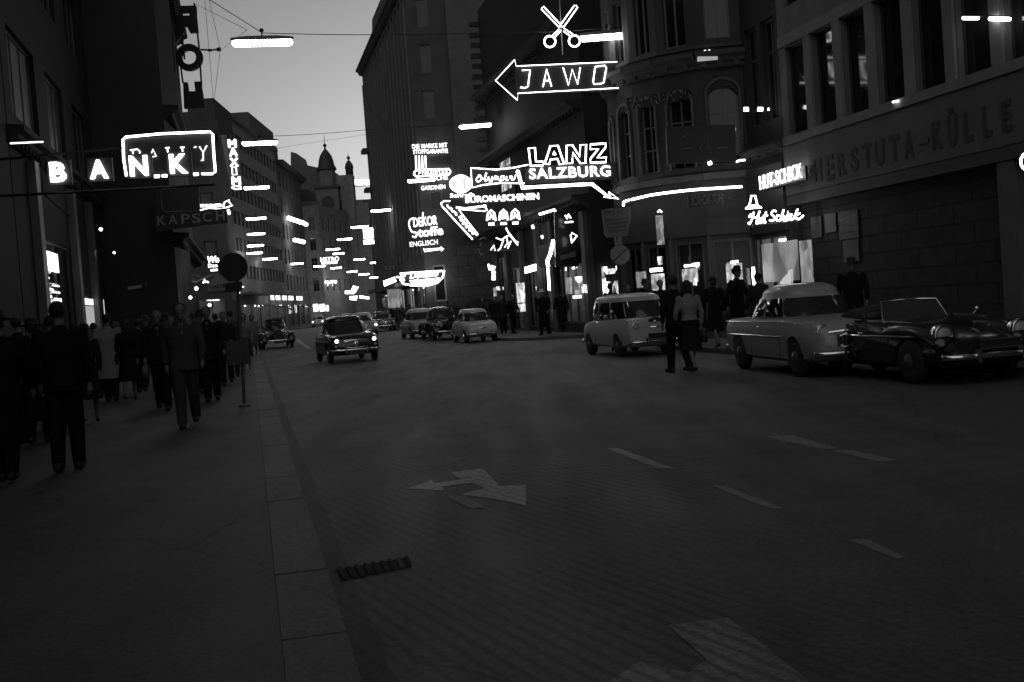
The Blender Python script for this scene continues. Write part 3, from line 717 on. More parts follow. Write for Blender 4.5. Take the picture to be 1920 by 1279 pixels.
bm = bmesh.new(); bx(bm, 5.0, 7.2, -1.2, 8, 0, 19); me_obj('wing', bm, CH, chv)
# street end building
EN = Plane('end_building', 'distant dark building closing the street, with a lit rooftop sign and big arch', 'building', (-24.8, 200, 0), radians(2))
hs = grid(17, 6, 1.3, [(5+3.4*i, 7+3.4*i) for i in range(4)])
wall(EN, 20, 21.4, hs, grey(.10, .85, .3, 3, .3), depth=10)
for h in hs: window(EN, h, FR)
bm = bmesh.new(); tube(bm, [(3.4+2.2*cos(t*pi/12), -.1, 16.5+2.2*sin(t*pi/12)) for t in range(13)], .15, 6); EN.add('arch_moulding', bm, grey(.12))
ENs = Plane('rooftop_sign', 'blazing white block sign on the far roof at the end of the street', 'sign', (-24.8, 199.5, 21.5), radians(2))
for (x0, x1) in ((656, 668), (671, 685), (686, 701)): ENs.rect('light_panel', x0, 336, x1, 347, .3, glow(3))
ENs.rect('support', 656, 348, 700, 350, .2, DARK)
# pavement beyond: row of right-hand facades past the ribbed block
RX, l = seg_building('bend_building', 'dark building round the bend beyond the ribbed block', (-8.4, 160), (-10, 118), 20, None)
hs = grid(l, 10, 1.1, [(5+3.3*i, 7+3.3*i) for i in range(4)]); gh = grid(l, 6, 5, [(.4, 3.2)])
wall(RX, l, 20, hs+gh, grey(.06, .85, .3, 3, .3), depth=9)
for h in hs: window(RX, h, FR)
for h in gh: shopwin(RX, h, 1.2, 1, 4, 3)
LX, l = seg_building('bend_building', 'dark shop-lined building past the church at the street end', (-25.5, 183), (-24, 199), 14, None)
hs = grid(l, 5, 1.1, [(5+3.3*i, 7+3.3*i) for i in range(2)]); gh = grid(l, 4, 3, [(.4, 3.2)])
wall(LX, l, 14, hs+gh, grey(.06, .85, .3, 3, .3), depth=6)
for h in hs: window(LX, h, FR)
for h in gh: shopwin(LX, h, 1.2, 1, 4, 3)

# ================================================================== STREET LAMPS AND SPAN WIRES
def make_lamp(rz, label, px, py, Y, lab2=None):
    p = AT(px, py, Y); t = thing('street_lamp', label, 'street lamp', p, rz, 'tube lamps hung over the street')
    bm = bmesh.new(); tube(bm, [(-.70, 0, -.03), (.70, 0, -.03)], .1, 12); ball(bm, (-.70, 0, -.03), .1, 12, 8); ball(bm, (.70, 0, -.03), .1, 12, 8); me_obj('tube_light', bm, glow(22), t, True)  # tube thicker than real, so its shape carries the halation around the lamp
    bm = bmesh.new(); prism(bm, [(-.84, .03), (-.82, .1), (-.4, .14), (.4, .14), (.82, .1), (.84, .03)], -.09, .09); me_obj('housing', bm, METAL, t)
    bm = bmesh.new(); tube(bm, [(0, 0, .12), (0, 0, .34)], .02, 6); ball(bm, (0, 0, .3), .06, 8, 6); me_obj('hanger', bm, DARK, t)
    return t
L_L = [(492, 78, 107), (487, 267, 63), (481, 351, 45), (480, 409, 36), (480, 438, 31), (479, 460, 27), (477, 474, 24), (506, 485, 21), (557, 494, 20)]
L_R = [(1138, 67, 96), (891, 235, 58), (790, 337, 50), (714, 394, 36), (674, 425, 31), (646, 448, 27), (635, 475, 21)]
L_F = [(624, 467, 24), (599, 499, 18), (630, 502, 17), (674, 486, 20), (705, 492, 20), (660, 509, 16), (682, 514, 16), (703, 520, 15)]
wl = ['nearest, highest and largest', 'second from the top', 'third from the top', 'fourth from the top', 'fifth from the top', 'sixth from the top', 'seventh from the top', 'eighth, set slightly right,', 'ninth, farthest right']
for i, (x, y, w) in enumerate(L_L): make_lamp(radians(12), 'glowing tube lamp of the left row, %s' % wl[i], x, y, (2100*1.55/w, 0)[i > 4] or (113, 116, 124, 147)[i-5])
wr = ['large one right of the neon scissors', 'one against the dark wall left of the arrow sign', 'one partly behind the striped neon sign', 'one before the ribbed block below the rooftop sign', 'one just left of the square white sign', 'one above the small lettered sign', 'one right under the sixth']
for i, (x, y, w) in enumerate(L_R): make_lamp(radians(-1), 'glowing tube lamp, right row: %s' % wr[i], x, y, 2100*1.55/w)
wf = ['upper left one', 'leftmost', 'one right of the leftmost', 'upper middle one', 'upper right one', 'lower left one', 'lower middle one', 'lowest right one']
for i, (x, y, w) in enumerate(L_F): make_lamp(radians(4), 'tiny distant tube lamp near the street end, %s of the cluster' % wf[i], x, y, (131, 155, 165, 157, 157, 172, 172, 176)[i])
def wire(label, pts, r=.012, name='span_wire'):
    bm = bmesh.new(); tube(bm, pts, r, 5); o = me_obj(name, bm, DARK); tag(o, label, 'wire'); return o
def sag(a, b, k, n=10): return [tuple(Vector(a).lerp(Vector(b), i/n)-Vector((0, 0, k*4*(i/n)*(1-i/n)))) for i in range(n+1)]
w1 = AT(492, 62, 30.4); w2 = AT(1138, 52, 33.9)
wire('upper span wire carrying the nearest lamps across the street', sag(AT(330, -40, 29), w1, .0)+sag(w1, AT(905, 62, 32.5), .05)[1:]+sag(AT(905, 62, 32.5), w2, .05)[1:]+[tuple(AT(1400, 20, 34.5))], .011)
wire('second span wire, above the tall white apartment roofline, crossing to the ribbed block', sag(AT(350, 262, 52), AT(487, 256, 51.6), .0)+sag(AT(487, 256, 51.6), AT(690, 243, 53), .05)[1:]+sag(AT(690, 243, 53), AT(891, 229, 56), .05)[1:]+[tuple(AT(960, 222, 58))], .012)
wire('thin lower span wire sagging in front of the far cupola', sag(AT(440, 290, 72), AT(700, 250, 72), .0)+[tuple(AT(790, 235, 74))], .008)
for i, (a, b) in enumerate((((383, -10, 40), (400, 190, 44)), ((390, -10, 40), (413, 93, 42)), ((413, 93, 42), (401, 190, 44)), ((362, 5, 54), (463, 56, 34)), ((412, 96, 54), (463, 56, 34)))):
    wire(('thin left cable rising beside the ring sign', 'thin cable running down to the bracket of the ring sign', 'thin cable from the bracket down towards the lower roof', 'slanting stay wire from the top of the vertical sign to the first lamp', 'slanting stay wire from the bracket to the first lamp')[i], [AT(*a), AT(*b)], .008, 'cable')
for (x, y, Y) in ((728, 62, 33), (844, 62, 33), (692, 242, 53), (706, 241, 53), (719, 240, 53)): pass

# ================================================================== SIGNS
def sign(name, label, x, y, Y, rot=6, cat='neon sign', group=None): 
    p = AT(x, y, Y); return Plane(name, label, cat, (p.x, p.y, p.z), radians(rot), group)
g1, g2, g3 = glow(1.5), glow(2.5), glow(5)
# bank sign
s = sign('tube_light', 'thin horizontal glowing tube above the first letter of the bank sign', 20, 268, 25.5, 8, 'light'); s.tube('tube', [(19, 269), (81, 266)], .018, g1); s.tube('mount', [(10, 266), (84, 262)], .02, DARK)
s = sign('bank_sign', 'long projecting frame with four white letters spelling BANK', 20, 365, 22, 11)
for ch, x0, x1, yb, h in (('B', 96, 126, 342, 37), ('A', 170, 204, 336, 35), ('N', 245, 279, 331, 38), ('K', 320, 353, 326, 36)):
    s.rect('letter_box', x0-5, yb-h-6, x1+5, yb+5, .14, SIGNBLK, y=.0)
    s.text('letter', ch, (x0, yb), (x1, yb-(x1-x0)*.045), h, g3, y=-.01, bold=.035, th=.05)
s.tubes('rail', [[(-5, 367), (402, 345)], [(-5, 298), (228, 276)]], .028, DARK, y=.08)
s.tubes('strut', [[(78, 290), (78, 362)], [(152, 284), (152, 358)], [(80, 362), (128, 405)]], .02, DARK, y=.08)
# party frame
s = sign('frame_sign', 'rounded rectangular neon frame with half-lit letters behind the bank letters', 230, 335, 34, 6)
s.rect('panel', 232, 250, 398, 334, .12, SIGNBLK, y=.06)
s.tube('neon_frame', [(237, 330), (232, 300), (230, 262), (236, 257), (300, 251), (394, 247), (399, 252), (401, 290), (404, 322), (398, 326), (378, 326)], .034, g3)
s.tubes('neon_dash', [[(361, 327), (372, 326.5)], [(288, 331), (299, 330.6)], [(304, 330), (313, 329.7)]], .045, g3)
s.tubes('lettering', [[(244, 282), (258, 280), (263, 285), (261, 291)], [(249, 282), (250, 292)], [(282, 294), (287, 280), (293, 293), (282, 295)], [(310, 278), (318, 277)], [(314, 278), (315, 287)], [(338, 277), (346, 276)], [(342, 277), (343, 290)], [(364, 277), (368, 275)], [(374, 275), (381, 286), (388, 273)], [(381, 286), (381, 301), (377, 301)]], .022, g1, y=-.02)
# KAPSCH
s = sign('letter_board', 'dim dark board reading KAPSCH in grey block letters with a faint framed panel above', 285, 432, 40, 6, 'sign')
s.poly('board', [(288, 405), (424, 390), (427, 418), (291, 434)], .1, SIGNBLK, y=.03)
for ch, x0, yb in zip('KAPSCH', (296, 317, 341, 361, 381, 406), (423, 421, 420, 418.5, 416.5, 414)):
    s.text('letter', ch, (x0, yb), (x0+16, yb-1.2), 18, grey(.22, .5, var=.2), y=-.01, bold=.01)
s.tube('panel_outline', [(333, 354), (305, 355), (301, 358), (303, 385), (306, 394), (311, 397), (372, 396)], .02, grey(.12, .5, var=.2))
s.poly('back_panel', [(290, 350), (372, 345), (374, 396), (293, 402)], .1, grey(.018, .5, var=.2), y=.05)
# banner neon
s = sign('banner_sign', 'small neon ribbon-shaped sign above the right end of the dim lettered board', 370, 395, 50, 4)
s.tube('neon_outline', [(368, 385), (374, 390), (372, 395), (392, 390), (417, 392), (436, 385), (430, 380), (430, 375), (421, 379), (419, 390)], .028, g2)
s.text('lettering', 'SCHALLPLATTEN', (376, 389), (417, 388), 6, g2, bold=.02)
s.tube('lamp', [(427, 398), (431, 397)], .12, g2)
# hanging shelf tube
s = sign('tube_light', 'short glowing tube under the framed sign', 347, 360, 45, 4, 'light'); s.tube('tube', [(348, 361), (369, 358.5)], .03, g3); s.tube('mount', [(350, 355), (366, 353)], .03, DARK)
# MAXIM vertical
s = sign('vertical_sign', 'vertical outlined neon letters reading MAXIM beside the tall dark building', 430, 355, 60, 6)
for ch, x0, x1, yb, h in (('M', 429, 443, 277, 15), ('A', 431, 445, 293, 15), ('X', 432, 447, 312, 15), ('I', 436, 444, 328, 14), ('M', 436, 451, 347, 15)):
    s.text('letter', ch, (x0, yb), (x1, yb-.6), h, g2, mode='outline', r=.035)
s.tube('arrow', [(434, 352), (441, 349), (452, 350), (453, 354), (441, 355), (434, 352)], .035, g2)
s.rect('back_board', 433, 262, 447, 350, .06, grey(.03, .6, var=.2), y=.07)
# silhouetted vertical roof sign
s = sign('hanging_letters_sign', 'tall black vertical sign of big cut-out letters against the sky on the left', 340, 200, 50, 5, 'sign')
rbm = [(340, 10), (367, 10), (371, 60), (356, 61), (349, 49), (351, 60), (347, 60), (338, 42)]
s.poly('letter', [(336, 11), (367, 10), (368, 22), (336, 24)], .25, SIGNBLK)
s.poly('letter_counter_left', [(336, 24), (341, 24), (341, 29), (337, 29)], .25, SIGNBLK); s.poly('letter_counter_right', [(355, 23), (368, 22), (368, 29), (355, 28.5)], .25, SIGNBLK)
s.poly('letter_stroke', [(330, 29), (368, 29), (371, 60), (356, 61), (349, 48), (346, 50), (345, 60), (330, 80)], .25, SIGNBLK)
o_, z_ = s.L(354, 107); R_o = abs(s.L(354+25.5, 107)[0]-o_); R_i = abs(s.L(354+13.5, 107)[0]-o_)
bm = bmesh.new(); lathe(bm, [(R_i, 0), (R_o, 0), (R_o, .25), (R_i, .25)], 40, 'y', (o_, 0, z_)); bmesh.ops.delete(bm, geom=[f for f in bm.faces if len(f.verts) > 4], context='FACES')
vi = {}
bm.verts.ensure_lookup_table(); n_ = 40
for k in range(n_): bm.faces.new((bm.verts[k], bm.verts[(k+1) % n_], bm.verts[3*n_+(k+1) % n_], bm.verts[3*n_+k]))
s.add('ring_letter', bm, SIGNBLK)
s.poly('letter_lower', [(343, 154), (351, 154), (353, 171), (366, 171), (364, 153), (376, 152.5), (381, 185), (385, 200), (345, 203)], .25, SIGNBLK)
s.tubes('mast', [[(363, 5), (372, 85), (377, 160)], [(336, 110), (342, 155)], [(340, 60), (345, 110)], [(375, 92), (395, 93), (412, 91)]], .04, DARK, y=.12)
s.tube('insulator', [(406, 92), (413, 91)], .09, DARK, y=.12); s.tube('insulator', [(389, 93), (396, 93)], .06, DARK, y=.12)
# left small signs
s = sign('script_sign', 'small blurred neon words glowing left of the black traffic disc', 388, 506, 45, 4)
s.text('lettering', 'We', (390, 493), (411, 492), 12, g3, bold=.03, shear=.2); s.text('lettering', 'Don', (391, 502), (408, 501), 7, g2, bold=.02); s.tube('underline', [(395, 507), (408, 506)], .04, g2)
s = sign('script_sign', 'dim curly sign with one bright word under the blurred neon words', 360, 535, 42, 4)
s.tube('ribbon', [(375, 519), (362, 517), (359, 523), (366, 527), (376, 523), (392, 517), (408, 515)], .05, grey(.25, .5, var=0), sm=True)
s.tube('lettering', [(381, 531), (384, 524), (385, 529), (388, 528), (391, 530)], .03, g2)
# scissors + arrow
s = sign('scissors_sign', 'open neon scissors outlined above the big arrow sign', 1050, 105, 33.5, 4)
s.tubes('neon_blades', [[(1018, 13), (1015, 17), (1049, 52), (1053, 48), (1019, 12)], [(1080, 10), (1083, 14), (1056, 52), (1050, 48), (1077, 10)], [(1048, 55), (1036, 67), (1040, 70), (1052, 57)], [(1058, 54), (1074, 64), (1071, 69), (1056, 58)]], .016, g3)
for cx, cy in ((1031, 78), (1077, 77)): s.tube('neon_handle', [(cx+10.5*cos(t*pi/8), cy+10.5*sin(t*pi/8)) for t in range(16)], .024, g3, closed=True)
s.tube('mast', [(1048, -20), (1055, 103)], .014, grey(.5, .4, var=0))
s = sign('arrow_sign', 'large left-pointing neon arrow reading JAWO above the street', 928, 185, 33.5, 4)
s.tube('neon_arrow', [(1157, 116), (968, 124), (965, 112), (929, 151), (970, 188), (971, 175), (1160, 165)], .011, g3)
s.poly('board', [(966, 126), (1166, 114), (1170, 168), (970, 176)], .12, grey(.012, .6, var=0), y=.05)
s.tubes('lettering', [[(979, 132), (994, 131), (990, 162), (985, 165), (976, 164)], [(1018, 163), (1025, 129), (1034, 162)], [(1020, 152), (1031, 151)], [(1056, 127), (1066, 160), (1073, 130), (1083, 158), (1088, 127)], [(1116, 125), (1134, 123), (1137, 127), (1132, 155), (1127, 157), (1114, 158), (1112, 154), (1116, 125)]], .016, g3)
s.tubes('stay', [[(1160, 115), (1176, 110)], [(1160, 165), (1178, 166)]], .02, DARK, y=.1)
# LANZ SALZBURG
s = sign('lettered_sign', 'outlined neon word LANZ over solid SALZBURG on a dark board with bent arrow', 985, 350, 34, 4)
s.poly('board', [(986, 312), (1166, 304), (1168, 334), (984, 344)], .12, SIGNBLK, y=.05)
for poly in ([(991, 278), (1003, 277), (1005, 303), (1018, 303), (1018, 310), (995, 311)], [(1021, 308), (1032, 274), (1046, 273), (1058, 308), (1049, 308), (1045, 298), (1032, 299), (1030, 308)], [(1062, 307), (1062, 273), (1073, 272), (1087, 294), (1088, 272), (1099, 271), (1098, 306), (1088, 306), (1074, 286), (1073, 306)], [(1107, 271), (1136, 269), (1135, 277), (1120, 296), (1137, 295), (1136, 304), (1107, 305), (1107, 298), (1122, 279), (1107, 280)]):
    s.tube('neon_letter', poly, .025, g3, closed=True)
s.tube('neon_letter', [(1037, 290), (1039, 284), (1042, 290), (1037, 290)], .02, g3)
s.text('lettering', 'SALZBURG', (993, 336), (1145, 330), 20, g3, bold=.012, y=.0, space=1.1)
for d_ in (0, 1): s.tube('neon_arrow', [[(973, 320), (981, 350), (1111, 343), (1146, 372), (1141, 360), (1160, 373), (1132, 369), (1145, 371)], [(968, 321), (978, 354), (1109, 347), (1135, 366)]][d_], .016, g3)
# bank reading sign: Olympia banner with globe
s = sign('banner_sign', 'swallow-tail neon banner with cursive word Olympia and striped oval emblem', 845, 360, 48, 4)
s.poly('board', [(884, 316), (930, 318), (975, 312), (984, 342), (950, 344), (886, 354)], .12, SIGNBLK, y=.05)
s.tube('neon_outline', [(990, 309), (960, 315), (930, 318), (883, 315), (885, 352), (905, 347), (940, 343), (985, 344)], .024, g3)
OL = [[(897, 330), (893, 337), (896, 341), (902, 337), (902, 330), (897, 329), (903, 334), (908, 335), (912, 326), (911, 325), (909, 338), (913, 338), (916, 332), (917, 338), (921, 337), (923, 331), (922, 340), (917, 343)],
      [(926, 337), (928, 331), (930, 331), (930, 337), (933, 331), (935, 337), (938, 337)], [(940, 330), (938, 342)], [(940, 332), (945, 330), (944, 337), (940, 337)], [(950, 331), (949, 338), (953, 337)], [(957, 335), (956, 331), (960, 331), (960, 337), (964, 336), (967, 328)]]
s.tubes('script', OL, .019, g3, sm=True)
s.tubes('neon_tail', [[(970, 318), (978, 345)]], .03, g2)
s.tube('neon_oval', [(864+20*cos(t*pi/10), 345+15*sin(t*pi/10)) for t in range(20)], .035, g3, closed=True)
a_ = s.L(864, 345); bm = bmesh.new(); lathe(bm, [(.42, .02), (.42, .05)], 24, 'y', (a_[0], 0, a_[1])); s.add('emblem_disc', bm, glow(.18))
s.rect('emblem_bar', 862, 334, 867, 357, .03, g2, y=-.02); 
for xx in (853, 857, 873, 877): s.tube('emblem_line', [(xx, 337), (xx+.5, 354)], .012, g1)
# second row text
s = sign('lettered_sign', 'crowded neon block letters reading BÜROMASCHINEN under the cursive banner', 845, 385, 46, 4)
s.text('lettering', 'BÜROMASCHINEN', (873, 381), (1011, 374), 15, g2, bold=.03, mode='solid')
s.text('lettering_small', 'Schreib', (844, 371), (890, 369), 8, g2, bold=.015, y=-.03)
s.rect('board', 845, 360, 1012, 384, .08, grey(.02, .6, var=0), y=.1)
# V arrow with script
s = sign('arrow_sign', 'neon pointer folding down to the lower right with slanted script inside', 825, 450, 56, 4)
s.tubes('neon_outline', [[(910, 396), (860, 393), (896, 440)], [(912, 378), (833, 377), (827, 381), (829, 387), (886, 449)], [(907, 384), (914, 395)]], .03, g3)
s.tubes('script', [[(838, 384), (842, 390), (846, 391), (848, 396), (853, 398), (856, 404)], [(860, 408), (866, 406), (864, 413), (870, 413), (868, 420), (875, 418), (874, 426), (881, 424), (880, 432), (886, 431), (886, 438), (893, 436), (894, 442)]], .045, g2, sm=True)
s.tube('script_line', [(855, 389), (872, 391), (912, 386)], .05, g2)
s.poly('back_board', [(832, 379), (858, 392), (898, 442), (888, 450)], .08, SIGNBLK, y=.08)
s.tubes('ornament', [[(899, 450), (905, 446), (912, 448)], [(896, 466), (902, 478), (906, 474)], [(903, 455), (900, 462)]], .03, grey(.3, .5, var=0), sm=True)
# ABA
s = sign('arched_letter_sign', 'three glowing arched letter boxes reading ABA over short white bars', 912, 430, 50, 4)
for ch, x0 in (('A', 913), ('B', 936), ('A', 958)):
    yb = 414-(x0-913)*.04
    s.tube('arch', [(x0, yb), (x0+2, yb-14), (x0+8, yb-20), (x0+14, yb-14), (x0+16, yb)], .045, g2); s.tube('bar', [(x0+3, yb+6.5), (x0+14, yb+6)], .05, g3)
    s.text('letter', ch, (x0+4, yb-2), (x0+13, yb-2.4), 12, g2, bold=.03)
    s.rect('letter_box', x0+1, yb-14, x0+15, yb+3, .1, SIGNBLK, y=.05)
# stick figure neon
s = sign('figure_sign', 'angular neon zigzag figure beneath the three arched letters', 918, 470, 50, 4)
s.tubes('neon_figure', [[(930, 446), (940, 450), (950, 443), (958, 440)], [(944, 450), (938, 466), (933, 470)], [(950, 444), (952, 456), (946, 464)], [(920, 469), (926, 460), (928, 470)], [(958, 452), (952, 466)], [(949, 427), (955, 440), (971, 460)], [(949, 430), (966, 452), (972, 455)]], .028, g2)
s.tubes('mount', [[(918, 473), (975, 468)]], .06, DARK, y=.08)
# Stoff sign
s = sign('fabric_sign', 'tall neon lettering reading DEKOR Stoffe ENGLISCH with a small right arrow', 765, 475, 76, 4)
s.rect('board', 765, 425, 835, 445, .1, grey(.02, .6, var=0), y=.1)
s.tube('swash', [(777, 409), (769, 412), (767, 422), (772, 434), (781, 437), (779, 445), (773, 443)], .045, g2, sm=True)
s.text('lettering_top', 'DEKOR', (776, 426), (820, 421), 17, g2, mode='outline', r=.018)
s.tube('tall_stroke', [(793, 398), (792, 424)], .04, g2)
s.text('lettering', 'toffe', (784, 445), (831, 440), 17, g3, bold=.015)
s.text('lettering_lower', 'ENGLISCH', (769, 463), (821, 458), 9, g2, bold=-.005)
s.tubes('arrow', [[(794, 466), (796, 472), (830, 467)], [(826, 463), (832, 467), (827, 471)], [(795, 468), (826, 465.5)]], .03, g2)
# FLEX sign
s = sign('stacked_sign', 'stacked neon lines with four vertical bars and a framed word on the ribbed block corner', 770, 360, 76, 4)
s.text('lettering', 'DIE MARKE MIT', (773, 279), (839, 276), 8, g2, bold=.01); s.text('lettering', 'STOFFGARANTIE', (775, 289), (840, 287), 8, g2, bold=.01)
s.tubes('bar', [[(x_, 292), (x_+1, 318)] for x_ in (779.5, 785.5, 791.5, 797.5)], .05, g2)
s.tube('neon_frame', [(778, 321), (776, 327), (780, 331), (842, 327), (845, 322), (842, 317), (784, 319), (778, 321)], .05, g3)
s.text('lettering', 'ANKERFLEX', (784, 328), (841, 325), 8, g2, bold=.0); s.text('lettering', 'TEPPICHE', (790, 340), (840, 337), 8, g2, bold=.01); s.text('lettering', 'GARDINEN', (790, 357), (835, 354), 8, g2, bold=.01)
s.rect('board', 778, 290, 845, 320, .1, grey(.025, .6, var=0), y=.2)
# Domino
s = sign('ribbon_sign', 'blazing neon cartouche with cursive word and bright lower band over a lit entrance', 746, 535, 76, 6)
s.tubes('neon_outline', [[(750, 513), (829, 508)], [(744, 519), (752, 521), (760, 516)], [(750, 524), (756, 532), (770, 535), (800, 536), (820, 530), (830, 520), (833, 507)], [(752, 515), (758, 527)]], .055, g3)
s.text('script', 'Domino', (768, 523), (822, 518), 11, g3, bold=.01, shear=.35)
s.poly('light_band', [(768, 526), (824, 521), (818, 530), (798, 536), (772, 533)], .1, g3, y=.02)
s.poly('board', [(752, 514), (828, 510), (826, 520), (760, 524)], .1, SIGNBLK, y=.12)
s = sign('light_box', 'small tilted white lightbox left of the blazing cartouche sign', 719, 537, 84, 10, 'sign'); s.poly('panel', [(719, 527), (741, 519), (743, 528), (721, 537)], .2, g3)
s = sign('dark_board', 'small dark board with dim letters reading CIT above the tilted lightbox', 716, 508, 88, 6, 'sign'); s.poly('panel', [(716, 500), (750, 496), (750, 506), (716, 510)], .15, SIGNBLK); s.text('lettering', 'CIT', (722, 506), (742, 504), 6, grey(.3, .5, var=0))
# METRO
s = sign('roof_sign', 'small neon word METRO with an underline among the distant lamps', 600, 495, 160, 3)
s.text('lettering', 'METRO', (601, 491), (636, 489), 8, g2, bold=.01); s.tube('underline', [(603, 493.5), (632, 492)], .14, g3)
s = sign('square_sign', 'bright square lightbox over a white bar among the distant right lamps', 683, 458, 120, 3, 'sign')
s.rect('panel', 682, 427, 703, 447, .4, g3); s.rect('bar', 682, 448.5, 709, 458, .4, g3)
s = sign('far_script_sign', 'tiny glowing script between distant windows left of the street end', 603, 535, 165, 3); s.tube('script', [(605, 531), (612, 529), (618, 530), (624, 528), (631, 529)], .18, g3, sm=True); s.tubes('dot', [[(605, 534), (606, 534)], [(614, 535), (615, 535)], [(623, 535), (624, 535)]], .12, g2)
s = sign('facade_sign', 'upper slanting row of three white light boxes on the dark cornice building', 541, 420, 145, 80, 'sign')
for n_, px in (('panel', [(541, 409), (553, 413)]), ('panel', [(555, 413.5), (564, 417)]), ('panel', [(566, 417), (574, 421)])): s.tube(n_, px, .3, g3)
s = sign('facade_sign', 'lower slanting white light bar on the dark cornice building', 551, 453, 145, 80, 'sign'); s.tube('panel', [(552, 450), (570, 454)], .26, g3)
for i, (pl_, px) in enumerate(((170, [(647, 545), (664, 545), (664, 551), (647, 551)]), (168, [(662, 536), (672, 538), (666, 549), (658, 545)]), (166, [(655, 556), (670, 555), (668, 563), (656, 562)]), (165, [(674, 554), (692, 557), (692, 561), (674, 559)]))):
    s = sign('distant_sign', ('bright wide patch of distant neon in the street centre', 'jagged upper distant neon in the street centre', 'lower distant neon patch in the street centre', 'thin distant neon bar right of the street centre')[i], px[0][0], px[0][1], pl_, 3); s.poly('panel', px, .3, g3)
# B arcade signs
s = sign('canopy_tube', 'slanted glowing tube on the front edge of the arcade roof', 1010, 403, 44, 4, 'light'); s.tube('tube', [(1011, 402), (1040, 393), (1043, 400)], .05, g3); s.tube('mount', [(1008, 399), (1042, 390)], .03, DARK)
s = sign('standing_tube', 'tall leaning glowing tube ending at the arcade entrance', 1025, 500, 44, 4, 'light'); s.tube('tube', [(1038, 450), (1032, 476), (1026, 490), (1028, 500)], .07, g3); s.tube('lower_tube', [(1027, 502), (1029, 525), (1030, 545)], .055, g2); s.tubes('bracket', [[(1038, 448), (1044, 446)], [(1030, 482), (1040, 480)]], .02, DARK)
s = sign('light_box', 'tilted white lightbox over the arcade doorway', 985, 512, 50, 6, 'sign'); s.poly('panel', [(984, 501), (1005, 495), (1006, 507), (985, 513)], .15, g3)
s = sign('arcade_sign', 'small vertical cluster of glowing shapes left of the arcade entrance', 913, 525, 57, 4); s.tube('script', [(916, 495), (918, 505), (922, 499), (926, 504), (927, 499)], .05, g2, sm=True); s.rect('plate', 917, 500, 927, 507, .1, g1, y=.05)
for yy in (511, 518, 523): s.tube('lamp', [(922, yy), (929, yy-.3)], .07, g2)
s = sign('arcade_lamp', 'small oval wall lamps under the arcade roof', 995, 445, 50, 4, 'light'); s.tube('lamp', [(997, 426), (1001, 425)], .08, g3); s.tube('lamp', [(1015, 445), (1024, 442)], .07, g3); s.tubes('bracket', [[(997, 428), (998, 436)], [(1019, 446), (1020, 455)]], .015, DARK)
s = sign('poster_neon', 'small neon letters and a heart-like squiggle in the arcade display panel', 1060, 455, 42.5, -60); s.tubes('lettering', [[(1060, 404), (1063, 410), (1066, 402), (1070, 409)], [(1060, 417), (1074, 416)], [(1070, 440), (1072, 455), (1082, 442), (1072, 437)]], .03, g2)
s = sign('display_panel', 'dark glazed display panel between arcade pillars', 1040, 500, 43, 4, 'panel'); s.poly('panel', [(1041, 396), (1085, 378), (1087, 498), (1043, 500)], .1, grey(.02, .15, var=0), y=.3); s.poly('poster', [(1052, 479), (1080, 471), (1081, 480), (1053, 487)], .02, grey(.12, .6, 0, 8, .5), y=.27)
# PATARY hanging signs
s = sign('shield_sign', 'dark shield-shaped hanging sign reading PATAKY with rows of small text', 1130, 460, 33.0, 4, 'sign')
s.poly('board', [(1129, 395), (1182, 388), (1184, 405), (1176, 442), (1138, 446), (1134, 440)], .1, grey(.07, .6, var=.2))
s.text('lettering', 'PATAKY', (1133, 404), (1180, 399), 9, SIGNBLK, y=-.01, bold=.01, th=.01)
for i, tx in enumerate(('KURBELSTICKEREI', 'ENDELN PLISSEE', 'KNOPFE', 'STOFFDRUCK')): s.text('lettering_small', tx, (1137+i*1.5, 415+i*7.5), (1178-i*1.5, 411+i*7.5), 4, SIGNBLK, y=-.01, th=.01)
s.tubes('bracket', [[(1157, 444), (1157, 452)], [(1128, 396), (1180, 385)], [(1176, 384), (1186, 383)]], .02, DARK, y=.05)
s = sign('traffic_sign', 'round pale no-stopping disc with a diagonal stroke under the shield sign', 1162, 560, 31.2, 4, 'traffic sign')
a_ = s.L(1163, 478); rr = abs(s.L(1181, 478)[0]-a_[0])
bm = bmesh.new(); lathe(bm, [(rr, 0), (rr, .02)], 32, 'y', (a_[0], 0, a_[1])); s.add('disc', bm, grey(.16, .5, .1, 8, .3)); bm = bmesh.new(); lathe(bm, [(rr*1.06, .003), (rr*1.06, .03)], 32, 'y', (a_[0], 0, a_[1])); s.add('rim', bm, grey(.05))
s.tube('stroke', [(1150, 490), (1175, 467)], .02, grey(.04)); s.tube('post', [(1150, 680), (1147, 535), (1162, 498), (1161, 476)], .03, DARK, y=.06); s.rect('clamp_box', 1138, 518, 1156, 528, .12, DARK, y=.0)
# neon line of the corner shop
s = sign('neon_strip', 'long white neon strip curving along the corner shop below the arched windows', 1170, 390, 33.4, 0, 'neon strip')
bm = bmesh.new(); pts = [AT(x_, y_, Y_)-s.root.location for x_, y_, Y_ in ((1169, 386, 32.6), (1171, 378, 32.6), (1190, 373, 32.1), (1220, 366, 31.7), (1255, 361, 31.4), (1300, 356, 31.2), (1345, 353, 31.1), (1391, 350, 31.1))]
tube(bm, smooth_pts([tuple(p) for p in pts], 4), .034, 8); me_obj('neon_tube', bm, g3, s.root, True)
bm = bmesh.new(); 
for p in pts[::2]: tube(bm, [p, p+Vector((0, .25, 0))], .015, 5)
me_obj('bracket', bm, DARK, s.root)
